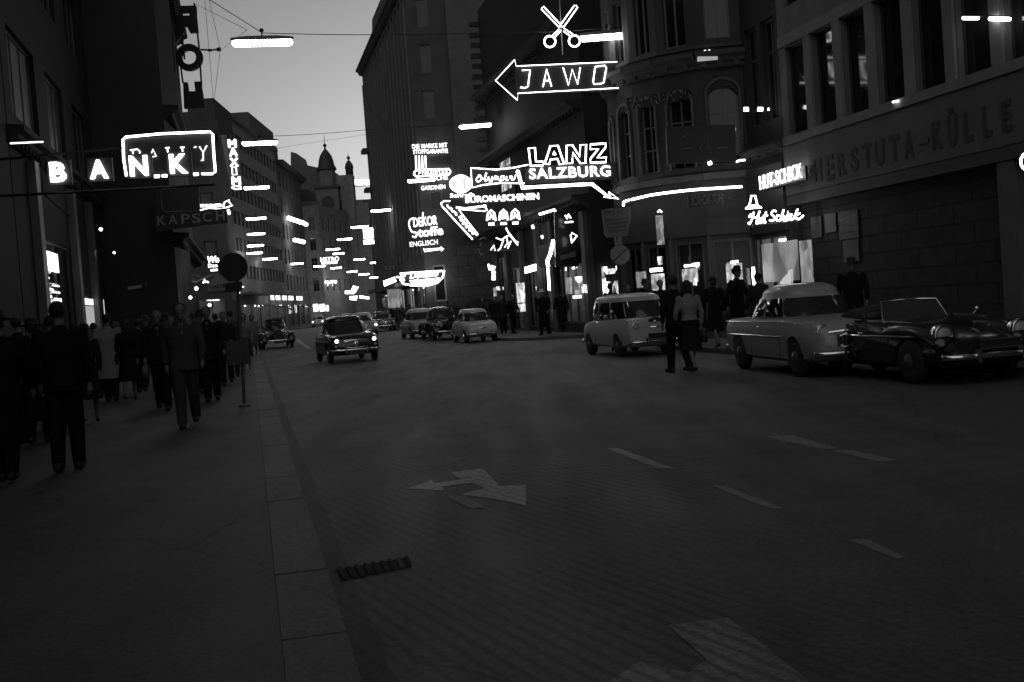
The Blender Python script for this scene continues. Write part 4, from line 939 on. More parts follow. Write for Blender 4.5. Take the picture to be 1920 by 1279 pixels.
# side-street doorway beside the arcade and lamps over the corner shop
s = Plane('side_shop_door', 'white lit shop doorway with dark transom down the side street beside the corner shop', 'shop door', (*SN(13.0, 41.0), 0), TH)
for x0, y0, x1, y1, m_ in ((1131, 500, 1137, 560, glowtex(1.6, 4)), (1137, 503, 1158, 560, glowtex(.6, 6)), (1158, 498, 1164, 560, glowtex(1.6, 4))): s.rect('lit_pane', x0, y0, x1, y1, .05, m_, y=-.08)
s.rect('dark_transom', 1134, 513, 1160, 528, .05, SIGNBLK, y=-.14); s.rect('door_frame', 1128, 494, 1168, 499, .1, DARK, y=-.1)
s = sign('shop_lamps', 'row of white tube lamps glowing over the corner shop windows', 1215, 512, 31.0, 2, 'light')
for l_, r_ in (([(1219, 507), (1242, 505)], .05), ([(1283, 499), (1297, 498)], .03), ([(1298, 497), (1311, 495)], .04), ([(1311, 496), (1306, 501)], .02), ([(1370, 492), (1384, 490)], .03), ([(1412, 501), (1413, 520), (1415, 534)], .045), ([(1435, 488), (1452, 486)], .035), ([(1496, 480), (1516, 478)], .045), ([(1233, 398), (1237, 394), (1241, 398)], .02)): s.tube('tube', l_, r_, g3)
for (x0, y0, x1, y1, g_) in ((1236, 402, 1246, 458, .12), (1237, 480, 1245, 496, .5), (1226, 512, 1249, 545, .35), (1284, 502, 1312, 530, .16), (1304, 520, 1310, 535, .8), (1368, 492, 1396, 530, .25), (1197, 508, 1214, 540, .1)):
    s.rect('lit_display', x0, y0, x1, y1, .03, glowtex(g_*1.6, 7), y=.3)
s.tubes('mount', [[(1215, 503), (1246, 501)], [(1280, 495), (1316, 491)], [(1366, 488), (1390, 485)], [(1430, 484), (1458, 482)], [(1492, 475), (1520, 473)]], .015, DARK, y=.03)
s = Plane('window_display', 'curtained glowing display behind the hat shop window with draped white goods', 'display', (*SN(13.96, 29.3), 0), radians(-90+13.1))
s.rect('curtain', 1432, 449, 1494, 530, .02, glowtex(.10, 1.5), y=0); s.rect('side_curtain', 1503, 449, 1520, 530, .02, glowtex(.16, 3), y=0)
s.poly('draped_goods', [(1464, 533), (1470, 522), (1480, 512), (1482, 506), (1484, 533)], .03, glow(.35), y=-.04); s.tube('stand', [(1487, 505), (1488, 533)], .02, glow(.3), y=-.04)  # curtains, goods and stand glow by themselves in place of window lighting
# arcade lit patches
s = sign('arcade_display', 'lit white door panels and display glimpses behind the arcade pedestrians', 970, 590, 51, 4, 'display')
for (x0, y0, x1, y1, g_) in ((970, 530, 983, 568, .55), (971, 569, 985, 585, .7), (926, 539, 931, 556, .3), (931, 537, 938, 545, 1.2), (942, 538, 944, 544, .6), (1005, 520, 1006, 521, .5), (1005, 537, 1010, 544, 1.0)): s.rect('lit_panel', x0, y0, x1, y1, .05, glowtex(g_*1.3, 5))
s = sign('arcade_display', 'lit white shapes in the last arcade window beside the big pilaster', 1062, 560, 43.6, -40, 'display')
for (x0, y0, x1, y1, g_) in ((1062, 520, 1070, 552, .2), (1078, 518, 1090, 530, .9), (1078, 530, 1086, 552, .25), (1091, 533, 1099, 550, .6), (1074, 553, 1089, 560, 1.6)): s.rect('lit_panel', x0, y0, x1, y1, .05, glowtex(g_*1.3, 5))
s = sign('entrance_glow', 'lit entrance glass under the blazing cartouche sign behind the far crowd', 762, 580, 90, 8, 'display')
for i_, (x0, x1, g_) in enumerate(((768, 772, 1.5), (775, 790, .25), (791, 800, .5), (802, 812, .9), (820, 826, .3), (752, 764, .15), (728, 748, .12))): s.rect('lit_panel', x0, 540, x1, 578, .05, glowtex(g_*1.3, 5))
s = sign('entrance_glow', 'row of bright shop windows at ground level by the far left street side', 560, 600, 158, 6, 'display')
for (x0, y0, x1, y1, g_) in ((552, 570, 556, 577, 2), (564, 570, 569, 580, 2), (588, 570, 596, 584, 2.5), (600, 570, 609, 584, 2.5), (612, 572, 616, 584, 1), (534, 556, 538, 590, .6), (540, 575, 550, 592, .3)): s.rect('lit_panel', x0, y0, x1, y1, .1, glow(g_))
# black panel sign + lamps above
s = sign('dark_panel_sign', 'large unlit black panel sign on the rounded corner, with a pair of small lamps below', 1250, 305, 31.2, 2, 'sign')
s.poly('panel', [(1249, 238), (1378, 233), (1381, 303), (1252, 307)], .12, grey(.012, .6, var=0)); 
s.tubes('letter_strokes', [[(1276, 260), (1290, 250)], [(1280, 279), (1300, 277)], [(1345, 278), (1365, 276)], [(1312, 280), (1325, 252), (1330, 280)]], .008, grey(.12, .5, var=0))
s.tube('lamp', [(1328, 307), (1334, 305)], .05, g3); s.tube('lamp', [(1381, 304), (1386, 301), (1397, 300)], .025, g3); s.tube('conduit', [(1338, 308), (1380, 305)], .01, METAL)
s = sign('fascia_letters', 'row of small unlit black letters along the top of the corner facade', 1175, 205, 31.2, 22, 'sign')
s.text('lettering', 'FAHRBANNER', (1175, 205), (1330, 178), 20, SIGNBLK, bold=.01, th=.03); s.tube('rail', [(1172, 207), (1335, 179)], .012, SIGNBLK)
# three round lamps
s = sign('wall_lamps', 'row of three small glowing round lamps between the corner and the office block', 1400, 205, 30, 2, 'light')
for x0, x1, r_ in ((1395, 1403, .055), (1421, 1430, .055), (1440, 1442, .035)): s.tube('lamp', [(x0, 205), (x1, 205)], r_, g3, seg=10)
s.tube('bar', [(1390, 209), (1446, 208)], .012, DARK, y=.05)
# HUT-SCHICK
Dp = Plane('hat_shop_sign', 'condensed white neon block letters reading HUT-SCHICK on the hat shop fascia', 'neon sign', (*SN(13.78, 30.9), 0), radians(-90+13.1))
Dp.text('lettering', 'HUT-SCHICK', (1427, 356), (1506, 333), 26, g3, bold=.0, y=-.02)
Dp.tube('chevron', [(1519, 312), (1516, 320), (1519, 330)], .015, grey(.5, .4, var=0)); Dp.rect('backing', 1424, 310, 1508, 358, .05, SIGNBLK, y=.02)
s = sign('hat_sign', 'neon bowler hat outline above flowing cursive words Hut Schick', 1400, 425, 28.6, 4)
s.tubes('neon_hat', [[(1405, 386), (1409, 367), (1416, 367), (1420, 385)], [(1399, 391), (1404, 386), (1421, 385), (1428, 389), (1398, 391)]], .022, g3)
HS = [[(1408, 401), (1404, 407), (1411, 403), (1413, 398), (1410, 410), (1405, 420), (1403, 417)], [(1410, 408), (1419, 407), (1424, 396)], [(1424, 396), (1418, 417), (1421, 418), (1424, 408), (1423, 417), (1427, 417), (1430, 407), (1429, 416), (1433, 416)], [(1436, 397), (1432, 416), (1436, 416)], [(1431, 405), (1439, 404)],
      [(1455, 397), (1450, 395), (1446, 401), (1451, 407), (1449, 414), (1442, 413)], [(1461, 405), (1457, 404), (1455, 412), (1459, 414), (1463, 411), (1469, 393), (1463, 414)], [(1464, 409), (1468, 404), (1469, 413), (1472, 413), (1476, 403), (1474, 412), (1477, 412), (1484, 403), (1480, 403), (1479, 411), (1483, 412), (1488, 409), (1495, 392), (1489, 411)], [(1500, 400), (1491, 405), (1496, 411), (1501, 409), (1506, 404)]]
s.tubes('script', HS, .021, g3, sm=True, y=-.02); s.tubes('dot', [[(1477, 398), (1478, 398)]], .03, g3)
s.tubes('mount', [[(1412, 420), (1412, 432)], [(1495, 412), (1496, 424)], [(1408, 423), (1500, 414)]], .015, DARK, y=.06)
s = sign('mirrored_letters', 'faint reversed grey letters hanging under the long neon strip', 1295, 385, 31, 4, 'sign')
s.text('lettering', 'HUT-SCHICK', (1355, 380), (1295, 386), 17, grey(.12, .5, var=.3)); s.rect('board', 1292, 362, 1358, 390, .05, SIGNBLK, y=.06)
s = sign('edge_letter_sign', 'partial glowing round letter cut off by the right edge of the view', 1915, 318, 18, 4); s.tube('neon_ring', [(1927+13*cos(t*pi/8), 303+16*sin(t*pi/8)) for t in range(16)], .022, g3, closed=True); s.tube('mount', [(1927, 330), (1935, 335)], .02, DARK)
# glowing tubes added outside the facade for the white light in the tall windows
s = Plane('window_light_tube', 'pair of added glowing tubes either side of a pier before the tall office windows', 'light', (*SN(13.86, 27.05), 0), radians(-90+13.1))
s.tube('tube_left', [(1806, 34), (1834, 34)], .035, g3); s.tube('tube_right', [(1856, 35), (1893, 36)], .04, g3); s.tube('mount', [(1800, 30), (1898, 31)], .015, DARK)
s = Plane('small_lamp', 'tiny glowing spot on the sill under the tall office windows', 'light', (*SN(13.86, 27.05), 0), radians(-90+13.1)); s.tube('bulb', [(1674, 191.5), (1684, 189.5)], .02, g3)
# posters on the office wall
Ep = Plane('wall_poster', 'small blank grey paper pinned on the dark stone wall', 'poster', (*SN(14.3, 27.05), 0), radians(-90+13.1)); Ep.poly('paper', [(1545, 402), (1566, 399), (1568, 434), (1548, 437)], .01, grey(.18, .8, .1, 5, .3))
Ep = Plane('wall_poster', 'narrow grey notice at the left end of the dark stone wall', 'poster', (*SN(14.3, 27.05), 0), radians(-90+13.1)); Ep.poly('paper', [(1519, 408), (1539, 405), (1541, 444), (1522, 448)], .01, grey(.12, .8, .1, 5, .3))
Ep = Plane('wall_poster', 'larger printed poster with bold heading above another sheet on the stone wall', 'poster', (*SN(14.3, 27.05), 0), radians(-90+13.1)); Ep.poly('paper', [(1571, 398), (1607, 393), (1610, 445), (1574, 450)], .01, grey(.15, .8, .1, 5, .3))
Ep.text('lettering', 'PRINDL', (1574, 427), (1608, 421), 11, SIGNBLK, y=-.004, th=.006, bold=.02)
for yy in (408, 440): Ep.text('lettering', 'ausstellung', (1577, yy), (1605, yy-5), 4, SIGNBLK, y=-.004, th=.006)
Ep = Plane('wall_poster', 'lower pale sheet hanging beneath the bold printed poster', 'poster', (*SN(14.3, 27.05), 0), radians(-90+13.1)); Ep.poly('paper', [(1580, 452), (1608, 448), (1611, 490), (1583, 494)], .01, grey(.13, .8, .1, 5, .3))
# pole with round disc on left pavement
s = sign('stop_sign_post', 'thin leaning post carrying a large black disc and pale half-round plate on the left pavement', 458, 770, 19.4, 0, 'sign post')
b0 = s.L(458, 772); t0 = s.L(441, 500); bm = bmesh.new(); tube(bm, [(b0[0], .06, KH-s.z0), (t0[0], .06, t0[1]-.2)], .032, 8); s.add('post', bm, METAL)
a_ = s.L(438, 501); rr = abs(s.L(465, 501)[0]-a_[0]); bm = bmesh.new(); lathe(bm, [(rr-.01, -.01), (rr, 0), (rr, .025), (rr-.01, .03)], 36, 'y', (a_[0], -.03, a_[1])); s.add('disc', bm, grey(.018, .5, var=.2), smooth=False)
s.poly('half_round_plate', [(392, 545), (394, 535), (400, 523), (408, 516), (417, 516), (425, 524), (430, 534), (432, 543)], .02, grey(.3, .6, .1, 8, .3), y=-.06)
s.text('lettering', 'HALTE', (397, 541), (424, 539), 6, SIGNBLK, y=-.065, th=.004, bold=.01); s.poly('dark_plate', [(424, 532), (455, 528), (456, 543), (425, 547)], .03, SIGNBLK, y=-.08)
s.poly('notice_box', [(424, 640), (464, 637), (467, 682), (427, 686)], .05, grey(.05, .6, var=.3), y=-.05); s.rect('plate_bar', 390, 546, 456, 549, .02, DARK, y=-.05)
bm = bmesh.new(); lathe(bm, [(.12, KH-s.z0), (.1, KH+.03-s.z0), (.05, KH+.05-s.z0)], 12, 'z', (b0[0], .06, 0)); s.add('foot', bm, METAL)
# small projecting sign at left (round)
s = sign('projecting_lamp', 'small pale horizontal bar with round dark end on the left shop front', 238, 540, 40, 5, 'sign'); s.poly('bar', [(239, 538), (268, 534), (268, 539), (240, 543)], .1, grey(.3, .5, var=.2)); s.tube('end_disc', [(268, 537), (273, 536)], .15, DARK, seg=12)
for i, (x_, y_, r_, Y_) in enumerate(((189, 430, .05, 32), (214, 474, .04, 40), (456, 538, .03, 50), (448, 549, .05, 50), (289, 565, .05, 44), (297, 564, .04, 44), (287, 552, .03, 44), (393, 572, .06, 42), (368, 541, .07, 42), (357, 558, .06, 42))):
    p = AT(x_, y_, Y_); t = thing('small_lamp', ('small bright bulb high in the dark doorway of the pillared building', 'bulb on the grey shop pillar edge', 'right bulb of the pair under the sign plate', 'left bulb of the pair under the sign plate', 'left bulb of a pair beside a shop door behind the crowd', 'right bulb of a pair beside a shop door behind the crowd', 'dim bulb above the shop-door pair', 'low bulb left of the signpost', 'round bulb below the dim curly sign', 'lower bulb left of the round one')[i], 'lamp', p, 0, 'small shop lamps on the left')
    bm = bmesh.new(); ball(bm, (0, 0, 0), r_, 10, 7); me_obj('bulb', bm, g3, t, True); bm = bmesh.new(); tube(bm, [(0, 0, r_), (0, .1, r_+.1), (-.3, .2, r_+.1)], .012, 5); me_obj('bracket', bm, DARK, t)
for x_, y_, Y_ in ((1348, 100, 33),):
    p = AT(1326, 97, 31.55); t = thing('table_lamp', 'lit lamp pair standing low in an upper corner-building window', 'lamp', p, 0)
    bm = bmesh.new(); ball(bm, (-.06, 0, 0), .05); ball(bm, (.06, 0, 0), .05); me_obj('bulb', bm, g2, t, True)
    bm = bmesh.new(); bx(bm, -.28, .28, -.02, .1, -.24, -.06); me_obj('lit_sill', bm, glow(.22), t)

# ================================================================== CARS
def superring(a, b, n, k, cx=0, seg=48):
    out = []
    for i in range(seg):
        u = 2*pi*i/seg; c, s_ = cos(u), sin(u)
        out.append((cx+a*math.copysign(abs(c)**(2/n), c), b*math.copysign(abs(s_)**(2/n), s_)))
    return out
class Cabin:
    def __init__(c, xc, a0, b0, z0, xt, a1, b1, z1, zr, n=3.1): c.__dict__.update(locals())
    def pt(c, u, v, off=0.0):
        # v 0..1 up the sides, 1..2 over the roof
        def raw(u, v):
            if v <= 1: t = v; k = 1; z = c.z0+(c.z1-c.z0)*t; sh = 1
            else: t = 1; w = (v-1); k = cos(w*pi/2)**.55 if w < 1 else 0.0; z = c.z1+(c.zr-c.z1)*sin(w*pi/2)
            a = c.a0+(c.a1-c.a0)*t; b = c.b0+(c.b1-c.b0)*t; x0 = c.xc+(c.xt-c.xc)*t
            bul = 1+.03*sin(min(v, 1)*pi)
            cu, su = cos(u), sin(u)
            return Vector((x0+k*a*bul*math.copysign(abs(cu)**(2/c.n), cu), k*b*bul*math.copysign(abs(su)**(2/c.n), su), z))
        p = raw(u, v)
        if off:
            e = 1e-3; nn = (raw(u+e, v)-raw(u-e, v)).cross(raw(u, v+e)-raw(u, v-e))
            if nn.length > 1e-12: p = p+nn.normalized()*off
        return p
    def shell(c, mat, parent):
        bm = bmesh.new(); rings = []; S_ = 56
        for v in [0, .25, .5, .75, .92, 1.0, 1.12, 1.25, 1.4, 1.55, 1.7, 1.85, 1.95]:
            rings.append([bm.verts.new(c.pt(2*pi*(i+.37)/S_, v)) for i in range(S_)])
        for A, B in zip(rings, rings[1:]):
            for k in range(S_): bm.faces.new((A[k], A[(k+1) % S_], B[(k+1) % S_], B[k]))
        bm.faces.new(rings[0]); bm.faces.new(rings[-1][::-1]); return me_obj('roof_shell', bm, mat, parent, True)
    def u_side(c, f, sgn): f = max(-.999, min(.999, f)); return sgn*acos(math.copysign(abs(f)**(c.n/2), f))
    def u_front(c, g):      # g -1..1 across the front
        return math.asin(math.copysign(abs(g)**(c.n/2), g))
    def patch(c, name, us, v0, v1, mat, parent, off=.006, rows=6, round_=True, thick=0):
        bm = bmesh.new(); R_ = []
        n = len(us)
        for j in range(rows+1):
            v = v0+(v1-v0)*j/rows; row = []
            for i, u in enumerate(us):
                uu = u
                if round_:   # rounded corners: pull the ends in at top and bottom rows
                    q = abs(j/rows*2-1)
                    if q > .99: t = i/(n-1); uu = us[0]+(us[-1]-us[0])*(.05+.9*t)
                row.append(bm.verts.new(c.pt(uu, v, off)))
            R_.append(row)
        for A, B in zip(R_, R_[1:]):
            for k in range(n-1): bm.faces.new((A[k], A[k+1], B[k+1], B[k]))
        return me_obj(name, bm, mat, parent, True)
def lin(a, b, n): return [a+(b-a)*i/n for i in range(n+1)]
def catmull(rows, k=4):
    return smooth_pts([tuple(r) for r in rows], k)
def body_mesh(st, wheels, rw, W_):
    rows = catmull(st, 4); bm = bmesh.new(); rings = []
    for x, zb, zs, zt, w in rows:
        half = [(0, zb), (w*.6, zb), (w*.88, zb+.015), (w*.965, zb+.07), (w*1.0, zb+(zs-zb)*.35), (w*1.0, zb+(zs-zb)*.6), (w*.975, zb+(zs-zb)*.84), (w*.93, zs-.01), (w*.86, zs+.25*(zt-zs)), (w*.72, zs+.5*(zt-zs)), (w*.5, zs+.8*(zt-zs)), (w*.25, zt-.004), (0, zt)]
        ring = half+[(-y, z) for y, z in half[-2:0:-1]]
        rings.append([bm.verts.new((x, y, z)) for y, z in ring])
    n = len(rings[0])
    for A, B in zip(rings, rings[1:]):
        for k in range(n): bm.faces.new((A[k], A[(k+1) % n], B[(k+1) % n], B[k]))
    bm.faces.new(rings[0]); bm.faces.new(rings[-1][::-1])
    bmesh.ops.recalc_face_normals(bm, faces=bm.faces)
    me = bpy.data.meshes.new('b'); bm.to_mesh(me); bm.free()
    ob = bpy.data.objects.new('b', me); C.objects.link(ob)
    cb = bmesh.new()
    for wx in wheels:
        for sg in (-1, 1):
            m = Matrix.Translation((wx, sg*(W_*1.0), rw*.98)) @ Matrix.Rotation(pi/2, 4, 'X')
            bmesh.ops.create_cone(cb, cap_ends=True, segments=28, radius1=rw*1.16, radius2=rw*1.16, depth=W_*.62, matrix=m)
    cm = bpy.data.meshes.new('c'); cb.to_mesh(cm); cb.free(); co = bpy.data.objects.new('c', cm); C.objects.link(co)
    md = ob.modifiers.new('x', 'BOOLEAN'); md.operation = 'DIFFERENCE'; md.object = co; md.solver = 'EXACT'
    out = evalmesh(ob); bpy.data.objects.remove(ob); bpy.data.objects.remove(co)
    for p in out.polygons: p.use_smooth = True
    try: out.set_sharp_from_angle(angle=radians(38))
    except Exception: pass
    return out
def wheel(parent, x, y, r, w=.15, name='wheel', cap=CHROME):
    e = bpy.data.objects.new(name, None); C.objects.link(e); e.parent = parent; e.location = (x, y, r)
    sg = 1 if y > 0 else -1
    bm = bmesh.new(); lathe(bm, [(r*.6, -w/2), (r*.93, -w/2), (r, -w/2+.03), (r, w/2-.03), (r*.93, w/2), (r*.6, w/2)], 28, 'y'); me_obj('tyre', bm, TYRE, e, True)
    bm = bmesh.new(); lathe(bm, [(r*.62, sg*(w/2-.035)), (r*.5, sg*(w/2-.02)), (r*.36, sg*(w/2+.0)), (r*.3, sg*(w/2+.025)), (r*.02, sg*(w/2+.04))], 20, 'y'); me_obj('hub_cap', bm, cap, e, True)
    return e
def lamp_head(parent, x, y, z, r, lit=False, tilt=0):
    l = bpy.data.objects.new('headlight', None); C.objects.link(l); l.parent = parent; l.location = (x, y, z)
    bm = bmesh.new(); lathe(bm, [(r*1.25, -.10), (r*1.28, -.01), (r*1.2, .02), (r*1.02, .03), (r*1.0, -.02), (r*.9, -.05)], 20, 'x'); me_obj('rim', bm, CHROME, l, True)
    bm = bmesh.new(); lathe(bm, [(r, .0), (r*.85, .025), (r*.5, .045), (r*.05, .05)], 20, 'x'); me_obj('lens', bm, glow(3.5) if lit else grey(.35, .12, var=.2), l, True)
def bumper(parent, x, w, z, sgn=1, mat=CHROME, h=.045, curve=.12, guards=True):
    bm = bmesh.new(); pts = []
    for i in range(13):
        t = -1+i/6; pts.append((x-sgn*curve*t*t*(.4+.6*abs(t)**3), t*w, z))
    rings = []
    for p in pts:
        rings.append([bm.verts.new((p[0]+sgn*dx, p[1], p[2]+dz)) for dx, dz in ((0, -h), (.035, -h*.7), (.05, 0), (.035, h*.7), (0, h), (-.015, 0))])
    for A, B in zip(rings, rings[1:]):
        for k in range(6): bm.faces.new((A[k], A[(k+1) % 6], B[(k+1) % 6], B[k]))
    bm.faces.new(rings[0]); bm.faces.new(rings[-1][::-1])
    b = me_obj('bumper', bm, mat, parent, True)
    if guards:
        for s_ in (-1, 1):
            bm = bmesh.new(); x_ = x-sgn*curve*.1; bx(bm, min(x_, x_+sgn*.075), max(x_, x_+sgn*.075), s_*w*.42-.025, s_*w*.42+.025, z-.09, z+.1); me_obj('bumper_guard', bm, mat, b)
    return b
def car(name, label, pos, rot, spec, paint, group=None, lit=False, cat='car', plate=True, dz=0):
    t = thing(name, label, cat, (pos[0], pos[1], dz), rot, group); g = spec
    L_, W_ = g['L'], g['W']/2; sc = L_/4.3*1.0
    st = [(x*L_-L_/2, zb, zs, zt, w*W_) for x, zb, zs, zt, w in g['st']]
    wx = [v-L_/2 for v in g['wx']]; rw = g['rw']
    o = bpy.data.objects.new('body', body_mesh(st, wx, rw, W_)); C.objects.link(o); o.parent = t; o.data.materials.clear(); o.data.materials.append(paint)
    if g.get('cab'):
        cb = Cabin(*g['cab']); cb.shell(g.get('roofmat') or paint, t)
        v0, v1 = g.get('win', (.14, .86)); gf = g.get('gf', .88)
        ws = cb.patch('windscreen', [cb.u_front(q) for q in lin(-gf, gf, 14)], v0, v1, PANE, t, .008)
        cb.patch('frame', [cb.u_front(q) for q in lin(-gf-.03, gf+.03, 14)], v0-.035, v1+.035, g.get('trim', METAL), ws, .003); ws.data.materials.clear(); ws.data.materials.append(grey(.03, .1, var=0))  # grey base colour stands in for the reflection on the windscreen
        cb.patch('rear_window', [pi-cb.u_front(q) for q in lin(-gf*.8, gf*.8, 10)], v0+.1, v1-.05, PANE, t, .008)
        for sg in (-1, 1):
            for f0, f1 in g['sw']:
                us = [cb.u_side(f, sg) for f in lin(f0, f1, 6)]
                w_ = cb.patch('side_window', us, v0, v1, PANE, t, .008)
                us = [cb.u_side(f, sg) for f in lin(f0-.025, f1+.025, 6)]
                cb.patch('frame', us, v0-.04, v1+.04, g.get('trim', METAL), w_, .003)
        bm = bmesh.new(); p = cb.pt(cb.u_front(-.35), v0, .02); q = cb.pt(cb.u_front(.02), v0+.28, .03); tube(bm, [p, q], .008, 4); p = cb.pt(cb.u_front(.35), v0, .02); q = cb.pt(cb.u_front(.7), v0+.28, .03); tube(bm, [p, q], .008, 4); me_obj('wiper', bm, DARK, ws)
    for x in wx:
        for sg in (-1, 1): wheel(t, x, sg*(W_-.11 if not g.get('fend') else W_-.09), rw, g.get('tw', .15), cap=g.get('capm', CHROME))
    hx, hy, hz, hr = g['hl']
    for sg in (-1, 1): lamp_head(t, hx-L_/2, sg*hy, hz, hr, lit)
    bumper(t, L_/2+.03, W_*.97, g.get('bz', .42), 1, guards=g.get('guards', True)); bumper(t, -L_/2-.03, W_*.97, g.get('bz', .42)+.02, -1)
    for x0, x1, z in g.get('trims', []):
        for sg in (-1, 1):
            bm = bmesh.new(); pts = []
            for i in range(9):
                xx = x0+(x1-x0)*i/8; row = min(catmull(st, 4), key=lambda r: abs(r[0]-(xx-L_/2))); pts.append((xx-L_/2, sg*(row[4]*1.0+.004), z+g.get('tslope', 0)*(i/8-.5)))
            tube(bm, pts, .012, 5); me_obj('side_trim', bm, CHROME, t)
    for x, z in g.get('handles', [(L_*.42, .84)]):
        for sg in (-1, 1):
            bm = bmesh.new(); tube(bm, [(x-L_/2-.08, sg*(W_*.985+.02), z), (x-L_/2+.05, sg*(W_*.985+.025), z)], .013, 5); me_obj('door_handle', bm, CHROME, t)
    # door seams
    for x in g.get('seams', []):
        for sg in (-1, 1):
            bm = bmesh.new(); row = min(catmull(st, 4), key=lambda r: abs(r[0]-(x-L_/2))); tube(bm, [(x-L_/2, sg*(row[4]*1.0-.001), .32), (x-L_/2, sg*(row[4]*1.0+.001), .6), (x-L_/2, sg*(row[4]*.965), .84)], .005, 4); me_obj('door_seam', bm, DARK, t)
    g['front'](t, L_, W_)
    if plate:
        px_ = L_/2+.075; z = g.get('pz', .33)
        pw = g.get('pw', .26); bm = bmesh.new(); bx(bm, px_-.01, px_, -pw, pw, z-.06, z+.06); pl = me_obj('number_plate', bm, SIGNBLK, t)
        bm = bmesh.new(); tube(bm, [(px_+.002, -pw, z-.06), (px_+.002, pw, z-.06), (px_+.002, pw, z+.06), (px_+.002, -pw, z+.06)], .006, 4, True); me_obj('plate_frame', bm, grey(.12, .5, var=0), pl)
    return t
def lathe_e(bm, c, rx, ry, rz): ball(bm, c, (rx, ry, rz), 16, 10)
def oval_grille(t, L_, W_, z=.58, w=.42, h=.11, x=None, bars=3, mat=CHROME, back=True, ring=True):
    x = L_/2+.005 if x is None else x
    bm = bmesh.new(); pts = [(x-.05*abs(cos(a))**2, w*cos(a), z+h*sin(a)) for a in [2*pi*i/28 for i in range(28)]]
    if ring: tube(bm, pts, .018, 6, True)
    else: tube(bm, pts, .008, 5, True)
    gr = me_obj('grille', bm, mat, t, True)
    if back:
        bm = bmesh.new(); bx(bm, x-.07, x-.02, -w*.92, w*.92, z-h*.7, z+h*.7); me_obj('grille_back', bm, DARK, gr)
    for i in range(bars):
        q = -1+2*(i+1)/(bars+1); bm = bmesh.new(); ww = w*sqrt(1-q*q)*.97; tube(bm, [(x-.06, -ww, z+h*q), (x+.0, 0, z+h*q), (x-.06, ww, z+h*q)], .010, 5); me_obj('grille_bar', bm, mat, gr)
    return gr
ST50 = [(0, .44, .60, .66, .72), (.015, .36, .74, .78, .85), (.07, .28, .85, .88, .94), (.2, .24, .92, .95, .99), (.35, .22, .94, .98, 1.0), (.6, .22, .94, .99, 1.0), (.75, .22, .91, .98, 1.0), (.88, .24, .86, .94, .97), (.955, .28, .79, .88, .92), (.985, .34, .70, .79, .84), (1, .44, .6, .66, .66)]
def front_taxi(t, L_, W_):
    oval_grille(t, L_, W_, .60, .46, .12, bars=1); oval_grille(t, L_, W_, .72, .42, .02, L_/2-.01, 0, back=False)
    bm = bmesh.new(); ball(bm, (L_/2+.01, 0, .6), (.03, .09, .09)); me_obj('badge', bm, CHROME, t, True)
    bm = bmesh.new(); tube(bm, [(L_/2-.9, 0, .995), (L_/2-.4, 0, .975), (L_/2-.12, 0, .90)], .014, 5); me_obj('hood_trim', bm, CHROME, t)
    for s_ in (-1, 1):
        bm = bmesh.new(); ball(bm, (L_/2-.05, s_*.62, .55), (.05, .05, .04)); me_obj('turn_signal', bm, grey(.5, .2, var=0), t, True)
def pontoon(L=4.3, W=1.66, H=1.52, **k):
    f = L/4.3; z0 = .90
    d = dict(L=L, W=W, st=ST50, wx=(.80*f, 3.42*f), rw=.32, cab=(-.25*f, 1.18*f, W/2*.86, z0, -.33*f, .78*f, W/2*.70, H-.16, H), sw=[(-.78, -.38), (-.33, .08), (.13, .62)], hl=(L-.06, W/2*.74, .70, .085), front=front_taxi, trims=[(.3*f, 3.9*f, .70)], seams=[L*.36, L*.55, L*.73], handles=[(L*.40, .84), (L*.58, .84)])
    d.update(k); return d
ROT = radians(-90+13.1)
CARD = grey(.012, .18, var=0, spec=.7); CARB = grey(.035, .25, var=.1); CARL = grey(.30, .25, var=.05); CARM = grey(.22, .28, var=.08); CARP = grey(.38, .3, var=.06)
def place(frontL, frontR):   # helper not used for placing by screen, only midpoint of the front axle
    return ((frontL[0]+frontR[0])/2, (frontL[1]+frontR[1])/2)
def along(p, d): v = Vector(p)+D2*d; return (v.x, v.y)
# dark sedan coming towards the camera
fa = Vector(((-5.72-4.62)/2+.02, (36.1+36.9)/2)); L_ = 4.3
c_ = Vector(fa)+D2*(3.42-2.15)*1.0+Vector((-.16, 0))
car('sedan', 'shiny black rounded sedan driving towards the camera in the middle of the road', c_, ROT+radians(4), pontoon(hl=(4.25, .60, .72, .06)), CARD, cat='car', lit=True)
